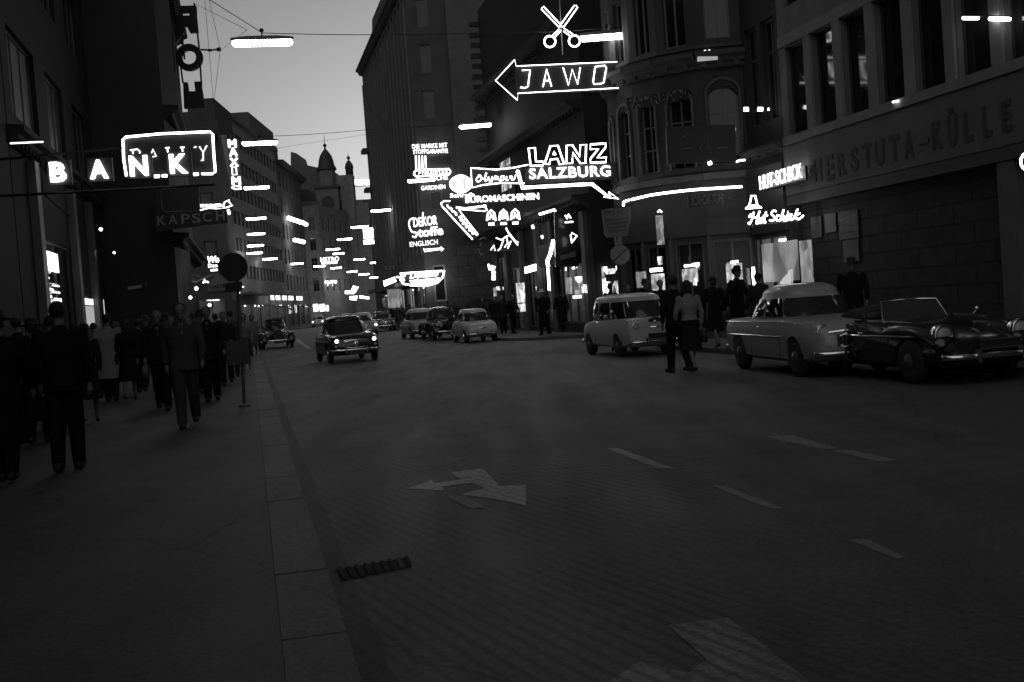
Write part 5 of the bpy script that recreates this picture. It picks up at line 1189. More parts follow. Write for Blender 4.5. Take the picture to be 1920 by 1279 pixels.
# old black sedan near the left kerb
def front_old(t, L_, W_):
    x = L_/2-.08
    bm = bmesh.new(); prism(bm, [(-.2, .42), (.2, .42), (.25, .75), (.17, .98), (0, 1.04), (-.17, .98), (-.25, .75)], 0, .09)
    bm.transform(Matrix.Translation((x-.02, 0, 0)) @ Matrix.Rotation(-pi/2, 4, 'Z') @ Matrix.Translation((0, -.1, 0)) @ Matrix.Rotation(0, 4, 'Z')); gr = me_obj('grille', bm, CHROME, t)
    for i in range(9):
        y = -.18+i*.045; bm = bmesh.new(); bx(bm, x+.085, x+.095, y-.006, y+.006, .46, .95); me_obj('grille_bar', bm, METAL, gr)
    for sg in (-1, 1):
        bm = bmesh.new(); ypos = sg*(W_-.12)
        pts = [(-.15, .30), (.15, .38), (.38, .62), (.72, .74), (1.02, .66), (1.18, .46), (1.2, .34)]
        rings = []
        pp = smooth_pts(pts, 4)
        for i, (a, z) in enumerate(pp):
            xx = L_/2-1.35+a*1.12; q = i/(len(pp)-1); hw = .13+.05*sin(q*pi)
            rings.append([bm.verts.new((xx, ypos+hw*cos(th_), z+ .09*sin(th_))) for th_ in [2*pi*k/12 for k in range(12)]])
        for A, B in zip(rings, rings[1:]):
            for k in range(12): bm.faces.new((A[k], A[(k+1) % 12], B[(k+1) % 12], B[k]))
        bm.faces.new(rings[0]); bm.faces.new(rings[-1][::-1]); me_obj('fender', bm, CARD, t, True)
        bm = bmesh.new(); rings = []
        pp = smooth_pts([(.05, .3), (.1, .55), (.35, .76), (.7, .72), (.98, .5), (1.12, .32)], 4)
        for a, z in pp:
            rings.append([bm.verts.new((-L_/2+a, ypos+.15*cos(th_), z+.08*sin(th_))) for th_ in [2*pi*k/12 for k in range(12)]])
        for A, B in zip(rings, rings[1:]):
            for k in range(12): bm.faces.new((A[k], A[(k+1) % 12], B[(k+1) % 12], B[k]))
        bm.faces.new(rings[0]); bm.faces.new(rings[-1][::-1]); me_obj('fender', bm, CARD, t, True)
        bm = bmesh.new(); bx(bm, -L_/2+1.0, L_/2-1.3, ypos-.13, ypos+.13, .3, .34); me_obj('running_board', bm, DARK, t)
STOLD = [(0, .40, .55, .62, .45), (.03, .34, .8, .86, .58), (.12, .32, .98, 1.02, .68), (.35, .32, 1.0, 1.04, .74), (.6, .32, 1.0, 1.04, .72), (.72, .34, .94, 1.04, .56), (.85, .36, .88, 1.03, .42), (.95, .4, .84, 1.02, .34), (.975, .44, .8, .98, .3)]
OLD = dict(L=4.1, W=1.66, st=STOLD, wx=(.72, 3.3), rw=.34, cab=(-.45, 1.12, .62, .98, -.5, .85, .52, 1.42, 1.56), sw=[(-.7, -.2), (-.12, .55)], hl=(3.72, .5, .78, .1), front=front_old, fend=True, tw=.14, handles=[(1.7, .9)], win=(.12, .88), gf=.8, guards=False)
fb = Vector(G(519, 653)[:2]); c2 = fb+D2*(3.3-2.05)
car('vintage_sedan', 'old-fashioned black sedan with pale roof rack driving close to the left kerb', c2, ROT+radians(3), OLD, CARD)
ROOFR = Vector((c2[0], c2[1], 1.585))
rk = thing('roof_load', 'pale bundle lying on the roof of the old-fashioned black sedan', 'luggage', ROOFR-Vector((0, 0, .02)), ROT)
bm = bmesh.new(); bx(bm, -1.0, .3, -.5, .5, .03, .13); bmesh.ops.bevel(bm, geom=bm.edges, offset=.04, segments=3, affect='EDGES'); me_obj('tarpaulin', bm, grey(.35, .7, .2, 6, .2), rk, True)
bm = bmesh.new()
for y in (-.5, .5): tube(bm, [(-1.0, y, .0), (.35, y, .0)], .015, 5)
me_obj('rack', bm, CHROME, rk)
# distant oncoming cars
def farcar(label, x, y, paint, lit, spec=None, Y=None):
    p = G(x, y); q = Vector(p[:2])+Vector((-.05, 1))*1.27
    return car('sedan', label, q, radians(-90+6), spec or pontoon(), paint, lit=lit, group='distant oncoming cars')
farcar('grey distant sedan with lit headlights, left one of two side by side', 569, 611, CARM, True)
farcar('pale distant sedan with lit headlights, right one of two side by side', 596, 613.5, CARL, True)
pp_ = G(693, 630); car('sedan', 'light-roofed sedan with one lit headlight half hidden behind the black sedan', Vector(pp_[:2])+D2*1.3+Vector((-.25, 0)), ROT, pontoon(H=1.55, roofmat=CARP), CARM, lit=True)
pp_ = G(722, 621); car('sedan', 'dark distant car just right of the light-roofed sedan', Vector(pp_[:2])+D2*1.3, ROT, pontoon(), CARB)
pp_ = G(655, 616); car('sedan', 'pale distant car whose roof shows above the black sedan', Vector(pp_[:2])+D2*1.3, ROT, pontoon(), CARP)
# parked cars on the right by the island
pp_ = G(798, 634); car('parked_sedan', 'light grey parked sedan, farthest of the three parked before the lit entrance', Vector(pp_[:2])+D2*1.3, ROT+radians(2), pontoon(H=1.56, roofmat=CARP), CARM, group='cars parked at the corner')
pp_ = G(842, 637); car('parked_vintage_car', 'old black car with upright grille parked between two light cars', Vector(pp_[:2])+D2*1.25, ROT+radians(2), OLD, CARD, group='cars parked at the corner')
def front_fiat(t, L_, W_):
    bm = bmesh.new(); tube(bm, [(L_/2-.03, -.22, .60), (L_/2+.01, 0, .60), (L_/2-.03, .22, .60)], .014, 5); gr = me_obj('whisker_trim', bm, CHROME, t); bm = bmesh.new(); ball(bm, (L_/2+.0, 0, .6), (.03, .06, .06)); me_obj('badge', bm, CHROME, t, True)
STF = [(0, .40, .52, .58, .7), (.02, .34, .66, .72, .84), (.1, .28, .82, .86, .96), (.25, .24, .88, .92, 1.0), (.5, .22, .88, .92, 1.0), (.7, .22, .85, .91, 1.0), (.85, .24, .78, .86, .97), (.95, .28, .68, .77, .9), (.99, .36, .56, .66, .8), (1, .42, .52, .56, .7)]
FIAT = dict(L=3.2, W=1.40, st=STF, wx=(.6, 2.6), rw=.27, cab=(-.12, 1.05, .60, .82, -.15, .72, .50, 1.28, 1.40), sw=[(-.75, -.12), (-.04, .6)], hl=(3.04, .5, .62, .08), front=front_fiat, trims=[], seams=[1.45, 2.3], handles=[(1.6, .8)], bz=.36, pz=.3, trim=CHROME)
pp_ = G(900, 641.5); car('small_parked_car', 'small pale rounded car parked at the end of the row beside the corner kerb', Vector(pp_[:2])+D2*1.0, ROT+radians(2), FIAT, CARP, group='cars parked at the corner')
# small one-box wagon
def front_multi(t, L_, W_):
    bm = bmesh.new(); tube(bm, [(L_/2-.02, -.16, .73), (L_/2+.02, 0, .715), (L_/2-.02, .16, .73)], .018, 5); me_obj('whisker_trim', bm, CHROME, t)
    bm = bmesh.new(); bx(bm, L_/2-.09, L_/2-.005, .14-.32, .14+.0, .80, .92); me_obj('horn_grille', bm, DARK, t)
    bm = bmesh.new(); lathe(bm, [(.13, .02), (.15, .05), (.13, .06)], 20, 'x', (L_/2-.07, 0, .84)); me_obj('badge_ring', bm, METAL, t, True)
    bm = bmesh.new(); lathe_e(bm, (L_/2-.02, 0, .84), .03, .05, .05); me_obj('badge', bm, CHROME, t, True)
    for s_ in (-1, 1):
        bm = bmesh.new(); ball(bm, (L_/2-.24, s_*(W_+.0), .84), .03); me_obj('marker_lamp', bm, CHROME, t, True)
STM = [(0, .40, .5, .6, .7), (.02, .34, .7, .78, .85), (.1, .28, .84, .88, .96), (.3, .24, .9, .94, 1.0), (.6, .22, .92, .96, 1.0), (.85, .22, .94, .98, 1.0), (.95, .24, .92, .98, .98), (.99, .28, .80, .95, .93), (1.0, .34, .66, .80, .88)]
MULT = dict(L=3.55, W=1.46, st=STM, wx=(.62, 2.68), rw=.28, cab=(.12, 1.62, .665, .88, -.03, 1.32, .57, 1.44, 1.58), sw=[(-.82, -.35), (-.3, .22), (.27, .72)], hl=(3.52, .52, .74, .09), capm=METAL, front=front_multi, trims=[], seams=[1.2, 2.2, 3.05], handles=[(1.5, .88), (2.3, .88)], bz=.36, pz=.50, win=(.12, .88), gf=.9, trim=CARP, pw=.24)
fw_ = Vector(G(1152, 670)[:2]); nn_ = Vector((N2.x, N2.y))
car('small_van_car', 'small pale one-box car with dark windscreen parked facing the camera at the right kerb', fw_+nn_*.74+D2*(2.68-1.775), ROT+radians(3), MULT, CARP)
# pale sedan
def front_opel(t, L_, W_):
    gr = oval_grille(t, L_, W_, .60, .46, .13, L_/2+.03, 0, ring=True)
    for i in range(14):
        y = -.40+i*.0615; bm = bmesh.new(); bx(bm, L_/2-.01, L_/2+.03, y-.008, y+.008, .51, .69); me_obj('grille_bar', bm, CHROME, gr)
    bm = bmesh.new(); tube(bm, [(L_/2-.03, -.55, .74), (L_/2+.02, -.3, .76), (L_/2+.04, 0, .765), (L_/2+.02, .3, .76), (L_/2-.03, .55, .74)], .022, 6); me_obj('hood_lip', bm, CHROME, t)
    bm = bmesh.new(); prism(bm, [(-.07, 0), (.07, 0), (0, .02)], 0, .14); bm.transform(Matrix.Translation((L_/2-.5, 0, .965)) @ Matrix.Rotation(pi/2, 4, 'Z')); me_obj('hood_badge', bm, CHROME, t)
    for s_ in (-1, 1):
        bm = bmesh.new(); tube(bm, [(-L_/2+.03, s_*W_*.8, .62), (-L_/2+.03, s_*W_*.8, .84)], .035, 8); me_obj('tail_light', bm, grey(.2, .2, var=0), t)
STO = [(0, .46, .80, .84, .84), (.012, .36, .90, .92, .92), (.06, .28, .94, .96, .97), (.2, .24, .94, .965, .99), (.4, .22, .94, .98, 1.0), (.6, .22, .94, .99, 1.0), (.75, .22, .92, .99, 1.0), (.88, .24, .88, .96, .99), (.95, .28, .85, .92, .94), (.985, .36, .76, .83, .84), (1, .44, .62, .70, .68)]
OPEL = pontoon(L=4.4, W=1.62, H=1.55, st=STO, front=front_opel, sw=[(-.74, .02), (.09, .68)], trims=[(.1, 3.0, .66), (.25, 3.6, .9)], hl=(4.26, .58, .74, .105), cab=(-.28, 1.2, .70, .92, -.22, .72, .57, 1.36, 1.55), trim=CARL, capm=METAL, handles=[(2.0, .82)], seams=[1.55, 2.95], bz=.40)
r0 = Vector(G(1400, 692)[:2]); f0_ = Vector(G(1497, 706)[:2]); dd = (f0_-r0).normalized(); nn3 = Vector((-dd.y, dd.x))
cc = f0_-dd*(3.38-2.125)+nn3*.72
car('parked_sedan', 'pale two-tone sedan with chrome edges parked behind the black open car at right', cc, atan2(dd.y, dd.x), OPEL, CARL)
# black open car
def front_cab(t, L_, W_):
    bm = bmesh.new(); tube(bm, [(-.15, -W_*.9, .90), (.5, -W_*.88, .885), (.95, -W_*.75, .86)], .014, 5); me_obj('belt_trim', bm, CHROME, t)
    bm = bmesh.new(); tube(bm, [(-.15, W_*.9, .90), (.5, W_*.88, .885), (.95, W_*.75, .86)], .014, 5); me_obj('belt_trim', bm, CHROME, t)
    # windscreen
    bm = bmesh.new(); pts = [(-.02, -.56, .87), (-.2, -.47, 1.17), (-.18, 0, 1.2), (-.2, .47, 1.17), (-.02, .56, .87), (.06, 0, .87)]
    tube(bm, pts[:5], .016, 6); tube(bm, [pts[0], pts[5], pts[4]], .014, 6); wsn = me_obj('windscreen_frame', bm, CHROME, t, True)
    bm = bmesh.new(); a = [bm.verts.new(p) for p in (pts[0], pts[5], pts[2], pts[1])]; bm.faces.new(a); bm.faces.new([a[1], bm.verts.new(pts[4]), bm.verts.new(pts[3]), a[2]]); me_obj('windscreen', bm, grey(.05, .08, var=0), wsn)
    # folded top and cockpit
    bm = bmesh.new(); ball(bm, (-1.15, 0, .93), (.38, .64, .18), 20, 10); me_obj('folded_top', bm, grey(.02, .8, .4, 8, .3), t, True)
    bm = bmesh.new(); bx(bm, -.95, -.12, -.58, .58, .78, .893); me_obj('cockpit', bm, grey(.008, .9, var=0), t)
    for y in (-.27, .27):
        bm = bmesh.new(); bx(bm, -.85, -.73, y-.2, y+.2, .8, 1.05); bmesh.ops.bevel(bm, geom=bm.edges, offset=.04, segments=3, affect='EDGES'); me_obj('seat_back', bm, grey(.03, .6, var=.2), t, True)
    bm = bmesh.new(); tube(bm, [(-.25, .27+.18*cos(a), .98+.16*sin(a)) for a in [2*pi*i/20 for i in range(20)]], .012, 6, True); me_obj('steering_wheel', bm, DARK, t)
    # front fenders with round lamps
    for sg in (-1, 1):
        bm = bmesh.new(); rings = []; pp = smooth_pts([(-.25, .60), (.15, .72), (.6, .80), (1.1, .80), (1.5, .72), (1.72, .60)], 4)
        for a, z in pp:
            rings.append([bm.verts.new((a, sg*.60+.2*cos(h_), z-.06+.13*sin(h_))) for h_ in [2*pi*k/14 for k in range(14)]])
        for A, B in zip(rings, rings[1:]):
            for k in range(14): bm.faces.new((A[k], A[(k+1) % 14], B[(k+1) % 14], B[k]))
        bm.faces.new(rings[0]); bm.faces.new(rings[-1][::-1]); me_obj('fender', bm, CARD, t, True)
    bm = bmesh.new(); tube(bm, [(L_/2-.9, 0, .80), (L_/2-.45, 0, .72), (L_/2-.2, 0, .6)], .012, 5); me_obj('hood_trim', bm, CHROME, t)
    bm = bmesh.new(); tube(bm, [(.3, W_*.93, .9), (.3, W_*1.02, .96)], .01, 5); ball(bm, (.3, W_*1.04, .98), (.03, .06, .04)); me_obj('mirror', bm, CHROME, t, True)
STC = [(0, .40, .5, .54, .6), (.02, .30, .60, .66, .78), (.12, .24, .78, .82, .92), (.3, .22, .86, .885, .98), (.5, .22, .86, .885, 1.0), (.65, .22, .78, .87, .98), (.8, .22, .66, .8, .94), (.93, .24, .56, .66, .88), (.985, .3, .48, .52, .8), (1, .36, .44, .46, .7)]
CAB = dict(L=3.95, W=1.64, st=STC, wx=(.8, 3.0), rw=.32, sw=[], hl=(3.62, .60, .70, .12), capm=METAL, front=front_cab, trims=[(.2, 3.3, .68)], seams=[1.6, 2.5], handles=[(1.75, .72)], bz=.40, pz=.56, pw=.3, guards=True)
f1_ = Vector(G(1722, 719)[:2])
car('open_car', 'low black open car with folded top and round headlights parked at the far right', f1_+nn_*.70+D2*(3.0-1.975), ROT+radians(-2), CAB, CARD)
pe = Vector(SN(9.95, 11.4)); car('parked_sedan', 'dark car cut off by the right edge of the view behind the black open car', SN(10.9, 13.6), ROT, pontoon(), CARB) if False else None

# ================================================================== PEOPLE
SK = grey(.22, .6, var=.1); HAIR = grey(.015, .7, .5, 30, .3)
def capsule(bm, p0, p1, r0, r1, seg=12):
    p0, p1 = Vector(p0), Vector(p1); d = p1-p0
    if d.length < 1e-6: ball(bm, p0, r0); return
    tube(bm, [p0, p1], r0, seg, r1=r1); ball(bm, p0, r0, seg, 8); ball(bm, p1, r1, seg, 8)
def remesh(name, bm, mat, parent, vox=.014, sm=4):
    bmesh.ops.recalc_face_normals(bm, faces=bm.faces)
    me = bpy.data.meshes.new(name); bm.to_mesh(me); bm.free(); o = bpy.data.objects.new(name, me); C.objects.link(o)
    m = o.modifiers.new('r', 'REMESH'); m.mode = 'VOXEL'; m.voxel_size = vox; m.use_smooth_shade = True
    if sm: s_ = o.modifiers.new('s', 'SMOOTH'); s_.factor = .5; s_.iterations = sm
    me2 = evalmesh(o); bpy.data.objects.remove(o); bpy.data.meshes.remove(me)
    for p in me2.polygons: p.use_smooth = True
    me2.name = name; me2.materials.clear(); me2.materials.append(mat); r = bpy.data.objects.new(name, me2); C.objects.link(r); r.parent = parent; return r
def flat_tube(bm, rings, seg=20):      # rings: (cx, cy, z, rx, ry)
    R_ = []
    for cx, cy, z, rx, ry in rings: R_.append([bm.verts.new((cx+rx*cos(2*pi*k/seg), cy+ry*sin(2*pi*k/seg), z)) for k in range(seg)])
    for A, B in zip(R_, R_[1:]):
        for k in range(seg): bm.faces.new((A[k], A[(k+1) % seg], B[(k+1) % seg], B[k]))
    bm.faces.new(R_[0]); bm.faces.new(R_[-1][::-1])
def person(label, pos, heading, h=1.75, stride=.35, coat=.55, top=.05, bottom=.03, hat=None, skirt=False, bag=None, vox=.015, bend=.25, armsw=.3, hair='short', broad=1.0, lean=0.02, group=None, z=KH, head_turn=0, face=False, skin=.13, collar=False):
    """local +y is the way the person faces; heading is the angle of that direction"""
    t = thing('person', label, 'person', (pos[0], pos[1], z), heading-pi/2, group); broad *= 1.12
    k = h/1.75; V3 = lambda x, y, z_: Vector((x*k, y*k, z_*k))
    female = skirt
    hw = .085; sw_ = (.175 if not female else .155)*broad
    A = stride; hipz = .90-.06*abs(A)
    def leg(sg):
        a = A*sg; hip = Vector((sg*hw, 0, hipz)); th_ = .44; sh = .42
        kneeb = .12+.5*max(0, -a)          # trailing leg bends more
        kn = hip+Vector((0, sin(a), -cos(a)))*th_; b = a-kneeb
        an = kn+Vector((0, sin(b), -cos(b)))*sh
        return hip, kn, an
    legs = {sg: leg(sg) for sg in (-1, 1)}
    drop = min(l[2].z for l in legs.values())-.075
    for sg in legs: legs[sg] = tuple(p-Vector((0, 0, drop)) for p in legs[sg])
    hz = hipz-drop
    sz = hz+.51; ly = lean
    def arm(sg):
        a = -armsw*sg*(1 if stride >= 0 else -1); s0 = Vector((sg*sw_, ly*.6, sz)); e = s0+Vector((sg*.05, sin(a)*.29, -cos(a)*.285)); b = a+bend
        w = e+Vector((-sg*.01, sin(b)*.25, -cos(b)*.25)); return s0, e, w
    arms = {sg: arm(sg) for sg in (-1, 1)}
    S3 = lambda p: Vector(p)*k
    # continuous body
    bm = bmesh.new()
    for sg in (-1, 1):
        hip, kn, an = legs[sg]
        capsule(bm, S3(hip), S3(kn), .078*k, .052*k); capsule(bm, S3(kn), S3(an), .052*k, .035*k)
        capsule(bm, S3(an), S3(an+Vector((0, .10, -.05))), .026*k, .014*k); capsule(bm, S3(an), S3(an+Vector((0, -.04, -.05))), .026*k, .02*k)
        s0, e, w = arms[sg]
        capsule(bm, S3(s0), S3(e), .048*k, .036*k); capsule(bm, S3(e), S3(w), .036*k, .024*k)
        d = (w-e).normalized(); pal = w+d*.085
        capsule(bm, S3(w), S3(pal), .024*k, .030*k)
        for i in range(4):
            f0 = pal+Vector((0, (-.027+.018*i), 0)); ln = (.06, .07, .065, .05)[i]; f1 = f0+d*ln*.55; f2 = f1+(d+Vector((-sg*.5, 0, 0))).normalized()*ln*.5
            capsule(bm, S3(f0), S3(f1), .0085*k, .008*k, 8); capsule(bm, S3(f1), S3(f2), .008*k, .007*k, 8)
        th0 = w+d*.03; capsule(bm, S3(th0), S3(th0+d*.045+Vector((-sg*.01, .035, 0))), .011*k, .008*k, 8)
    tw = 1.0 if not female else .92
    flat_tube(bm, [(0, 0, hz*k-.04*k, .13*k, .09*k), (0, 0, (hz+.05)*k, .155*k*tw, .105*k), (0, ly*k*.3, (hz+.2)*k, .13*k*tw, .095*k), (0, ly*k*.6, (hz+.38)*k, .165*k*tw*broad, .11*k), (0, ly*k*.7, (hz+.5)*k, sw_*k*.95, .085*k), (0, ly*k*.8, (hz+.55)*k, .06*k, .055*k)])
    hd = Vector((0, ly+.015, sz+.215))
    capsule(bm, S3(Vector((0, ly*.7, sz+.03))), S3(hd-Vector((0, .01, .08))), .052*k, .048*k)
    ht = Matrix.Translation(S3(hd)) @ Matrix.Rotation(head_turn, 4, 'Z')
    hb = bmesh.new(); ball(hb, (0, -.005*k, .025*k), (.08*k, .098*k, .096*k), 16, 10); ball(hb, (0, .022*k, -.045*k), (.055*k, .065*k, .07*k), 14, 9)
    capsule(hb, (0, .085*k, .015*k), (0, .105*k, -.02*k), .010*k, .014*k, 8); ball(hb, (0, .082*k, -.055*k), (.024*k, .014*k, .009*k), 10, 6); ball(hb, (0, .07*k, -.098*k), (.022*k, .02*k, .015*k), 10, 6)
    ball(hb, (0, .078*k, .035*k), (.05*k, .014*k, .011*k), 10, 6)
    for sg in (-1, 1): ball(hb, (sg*.075*k, 0, -.005*k), (.01*k, .02*k, .03*k), 8, 6)
    hb.transform(ht); tmp = bpy.data.meshes.new('h'); hb.to_mesh(tmp); hb.free(); bm.from_mesh(tmp); bpy.data.meshes.remove(tmp)
    body = remesh('body', bm, grey(skin, .6, var=.1), t, min(vox, .011) if vox < .02 else vox, 2)
    if face:
        for sg in (-1, 1):
            bm = bmesh.new(); ball(bm, (sg*.03*k, .082*k, .018*k), .009*k, 8, 6); bm.transform(ht); me_obj('eye', bm, grey(.02, .2, var=0), body)
    # trousers or stockings/skirt
    if not female:
        bm = bmesh.new()
        for sg in (-1, 1):
            hip, kn, an = legs[sg]; capsule(bm, S3(hip+Vector((0, 0, .02))), S3(kn), .110*k, .086*k); capsule(bm, S3(kn), S3(an+Vector((0, -.005, .01))), .086*k, .070*k)
        flat_tube(bm, [(0, 0, (hz-.06)*k, .13*k, .1*k), (0, 0, (hz+.1)*k, .16*k, .115*k)])
        remesh('trousers', bm, grey(bottom*.8, .9, .3, 12, .2, 0, .12), t, vox)
    elif coat < .95:
        bm = bmesh.new(); rg = []
        for i in range(7):
            q = i/6; z_ = hz+.16-(.66)*q; rg.append((0, .02*sin(q*3), z_*k, (.15+.085*q)*k, (.12+.09*q)*k))
        flat_tube(bm, rg, 24); remesh('skirt', bm, grey(bottom*.8, .9, .3, 12, .2, 0, .12), t, vox, 2)
    # coat / jacket
    bm = bmesh.new(); o_ = .018; ln = coat
    rg = [(0, 0, ((hz+.10) if ln < .2 else hz-.10-max(0, ln-.35))*k, (.195+.045*min(1, ln))*k*tw, (.135+.06*min(1, ln)+.02*abs(A))*k)]
    if ln > .5: rg.append((0, 0, (hz-.1)*k, .185*k*tw, (.135+.02*abs(A))*k))
    rg += [(0, 0, (hz+.06)*k, .188*k*tw, .135*k), (0, ly*k*.3, (hz+.2)*k, (.178 if not female else .145)*k, .125*k), (0, ly*k*.6, (hz+.38)*k, .185*k*tw*broad, .13*k), (0, ly*k*.7, (hz+.49)*k, (sw_+.012)*k, .105*k), (0, ly*k*.8, (hz+.555)*k, .075*k, .07*k)]
    flat_tube(bm, rg, 24)
    for sg in (-1, 1):
        s0, e, w = arms[sg]; capsule(bm, S3(s0-Vector((sg*.01, 0, .0))), S3(e), .066*k, .054*k); capsule(bm, S3(e), S3(w-(w-e).normalized()*.03), .054*k, .043*k)
    flat_tube(bm, [(0, ly*k*.8, (hz+.53)*k, .085*k, .08*k), (0, ly*k*.8, (hz+.60)*k, .07*k, .07*k)], 16)
    cname = 'coat' if ln > .45 else ('jacket' if not female else 'blouse')
    ct = remesh(cname, bm, grey(top*.85, .9, .35, 14, .2, 0, .12), t, vox, 3)
    if collar:
        bm = bmesh.new(); cy = (ly*.8+.062)*k; z1 = (hz+.56)*k
        bm.faces.new([bm.verts.new(p) for p in ((-.03*k, cy+.02*k, z1), (.03*k, cy+.02*k, z1), (.0, cy+.065*k, z1-.17*k))]); me_obj('shirt_front', bm, grey(.16, .7, var=0), ct)
        bm = bmesh.new(); prism(bm, [(-.008*k, z1), (.008*k, z1), (.012*k, z1-.12*k), (-.012*k, z1-.12*k)], cy+.035*k, cy+.06*k); me_obj('tie', bm, DARK, ct)
    # shoes
    for sg in (-1, 1):
        an = legs[sg][2]; bm = bmesh.new()
        if female:
            capsule(bm, S3(an+Vector((0, .03, -.05))), S3(an+Vector((0, .15, -.055))), .036*k, .028*k); tube(bm, [S3(an+Vector((0, -.05, -.02))), S3(an+Vector((0, -.05, -.074)))], .016*k, 6)
            capsule(bm, S3(an+Vector((0, -.045, -.03))), S3(an+Vector((0, .04, -.05))), .032*k, .036*k)
        else: capsule(bm, S3(an+Vector((0, -.055, -.035))), S3(an+Vector((0, .165, -.042))), .056*k, .046*k)
        remesh('shoe', bm, grey(.010, .7, var=0), t, min(vox, .014), 2)
    # hair and hat
    bm = bmesh.new()
    if hair == 'short': ball(bm, (0, -.024*k, .040*k), (.088*k, .100*k, .092*k), 16, 10)
    elif hair == 'full': ball(bm, (0, -.02*k, .045*k), (.098*k, .105*k, .098*k), 16, 10); ball(bm, (0, -.05*k, -.03*k), (.085*k, .07*k, .085*k), 14, 9)
    elif hair == 'scarf': ball(bm, (0, -.008*k, .03*k), (.09*k, .1*k, .1*k), 16, 10); ball(bm, (0, -.04*k, -.06*k), (.07*k, .07*k, .08*k), 12, 8)
    for v in bm.verts:
        if v.co.y > .055*k: v.co.y = .055*k+(v.co.y-.055*k)*.2
    bm.transform(ht); me_obj('hair' if hair != 'scarf' else 'headscarf', bm, HAIR if hair != 'scarf' else grey(.12, .8, var=.2), body, True)
    if hat:
        bm = bmesh.new(); lathe(bm, [(.02*k, .155*k), (.06*k, .165*k), (.082*k, .14*k), (.088*k, .085*k), (.09*k, .07*k), (.15*k, .062*k), (.155*k, .055*k), (.08*k, .056*k)], 24, 'z'); bm.transform(ht @ Matrix.Rotation(radians(-6), 4, 'X')); ho = me_obj('hat', bm, grey(hat, .8, .2, 20, .2), body, True)
    if bag:
        s0, e, w = arms[bag[0]]; hp = w+Vector((0, 0.0, -.13))
        b = thing('handbag', bag[1], 'bag', t.matrix_world @ S3(hp) if False else (0, 0, 0)); m = Matrix.Translation(t.location) @ Matrix.Rotation(heading-pi/2, 4, 'Z'); b.location = m @ S3(hp+Vector((0, 0, -.22))); b.rotation_euler = (0, 0, heading-pi/2)
        bm = bmesh.new(); prism(bm, [(-.15, 0), (.15, 0), (.13, .24), (-.13, .24)], -.045, .045); bm.transform(Matrix.Rotation(pi/2, 4, 'Z')); bmesh.ops.bevel(bm, geom=bm.edges, offset=.015, segments=2, affect='EDGES'); me_obj('pouch', bm, grey(bag[2], .5, var=.2), b, True)
        bm = bmesh.new(); tube(bm, smooth_pts([(0, -.07, .23), (0, -.05, .30), (0, 0, .325), (0, .05, .30), (0, .07, .23)], 3), .009, 6); me_obj('handle', bm, DARK, b)
    return t
AW = pi/2+TH; TO = -pi/2+TH        # walking away / towards along the street
def foot(x, y, z=KH): p = G(x, y, z); return (p.x, p.y)
def PP(label, x, y, hd, **kw):
    z = kw.pop('z', KH); return person(label, foot(x, y, z), hd, z=z, **kw)
PP('tall man in a black suit seen from behind, nearest walker on the left pavement', 133, 880, AW, h=1.82, stride=.12, coat=.3, top=.012, bottom=.010, vox=.013, broad=1.12, armsw=.12)
PP('black-clad walker at the very left edge of the view', 18, 900, AW, h=1.74, stride=-.2, coat=.8, top=.012, bottom=.01, broad=1.15, hat=.015)
PP('dark figure between the left-edge walker and the tall man', 78, 830, AW, h=1.68, stride=.2, coat=.85, top=.013, bottom=.012, hat=.015, broad=1.1)
PP('woman in a dark coat just right of the tall nearest man', 172, 792, AW, h=1.62, stride=.25, coat=.75, top=.018, bottom=.018, skirt=True, hair='full')
PP('man in a long pale raincoat seen from behind', 212, 752, AW, h=1.80, stride=-.12, coat=.72, top=.26, bottom=.02, broad=1.18)
PP('woman in a black coat walking arm in arm beside the pale raincoat', 246, 750, AW, h=1.66, stride=.22, coat=.68, top=.014, bottom=.014, skirt=True, hair='full')
PP('person in a mid-grey coat half hidden left of the pale raincoat', 186, 740, AW, h=1.66, stride=.15, coat=.6, top=.12, bottom=.02)
PP('man in a black suit and pale shirt walking left of the grey-suited man', 308, 768, TO, h=1.76, stride=-.2, coat=.32, top=.016, bottom=.014, collar=True, face=True, bag=(1, 'pale carrier bag swinging between the black-coated woman and the black-suited man', .12))
PP('man in a dark grey suit striding towards the camera in the middle of the pavement', 356, 800, TO, h=1.80, stride=.26, coat=.36, top=.06, bottom=.055, collar=True, face=True, vox=.013, broad=1.1)
PP('dark stout man walking towards the camera right behind the grey-suited man', 400, 752, TO, h=1.78, stride=.12, coat=.4, top=.018, bottom=.014, collar=True, broad=1.2)
PP('person in a dark coat behind the signpost', 428, 722, TO, h=1.72, stride=.3, coat=.55, top=.03, bottom=.015)
PP('woman in a light coat standing at the kerb behind the signpost', 464, 694, TO, h=1.66, stride=.15, coat=.7, top=.16, bottom=.05, skirt=True, hair='full')
PP('dark walker with hat in the crowd behind the black-suited man', 283, 722, TO, h=1.74, stride=.2, coat=.5, top=.03, bottom=.02, hat=.02)
PP('dark figure in the crowd behind the grey-suited man, to his left', 330, 718, TO, h=1.70, stride=-.2, coat=.6, top=.03, bottom=.02)
PP('dark figure in the crowd behind the grey-suited man, to his right', 372, 716, TO, h=1.72, stride=.2, coat=.6, top=.025, bottom=.02, hat=.02)
PP('figure with pale headscarf at the back of the left crowd', 300, 700, AW, h=1.62, stride=.2, coat=.7, top=.10, bottom=.03, skirt=True, hair='scarf', vox=.02)
PP('small dark figure at the back of the left crowd near the signpost', 412, 700, AW, h=1.72, stride=.2, coat=.6, top=.02, bottom=.02, vox=.02)
PP('small walker far back on the left pavement beside the black old car', 478, 668, TO, h=1.66, stride=.25, coat=.7, top=.16, bottom=.1, skirt=True, hair='full', vox=.02)
PP('dark figure by the lit shop window at far left', 100, 765, AW, h=1.72, stride=.1, coat=.6, top=.02, bottom=.02)
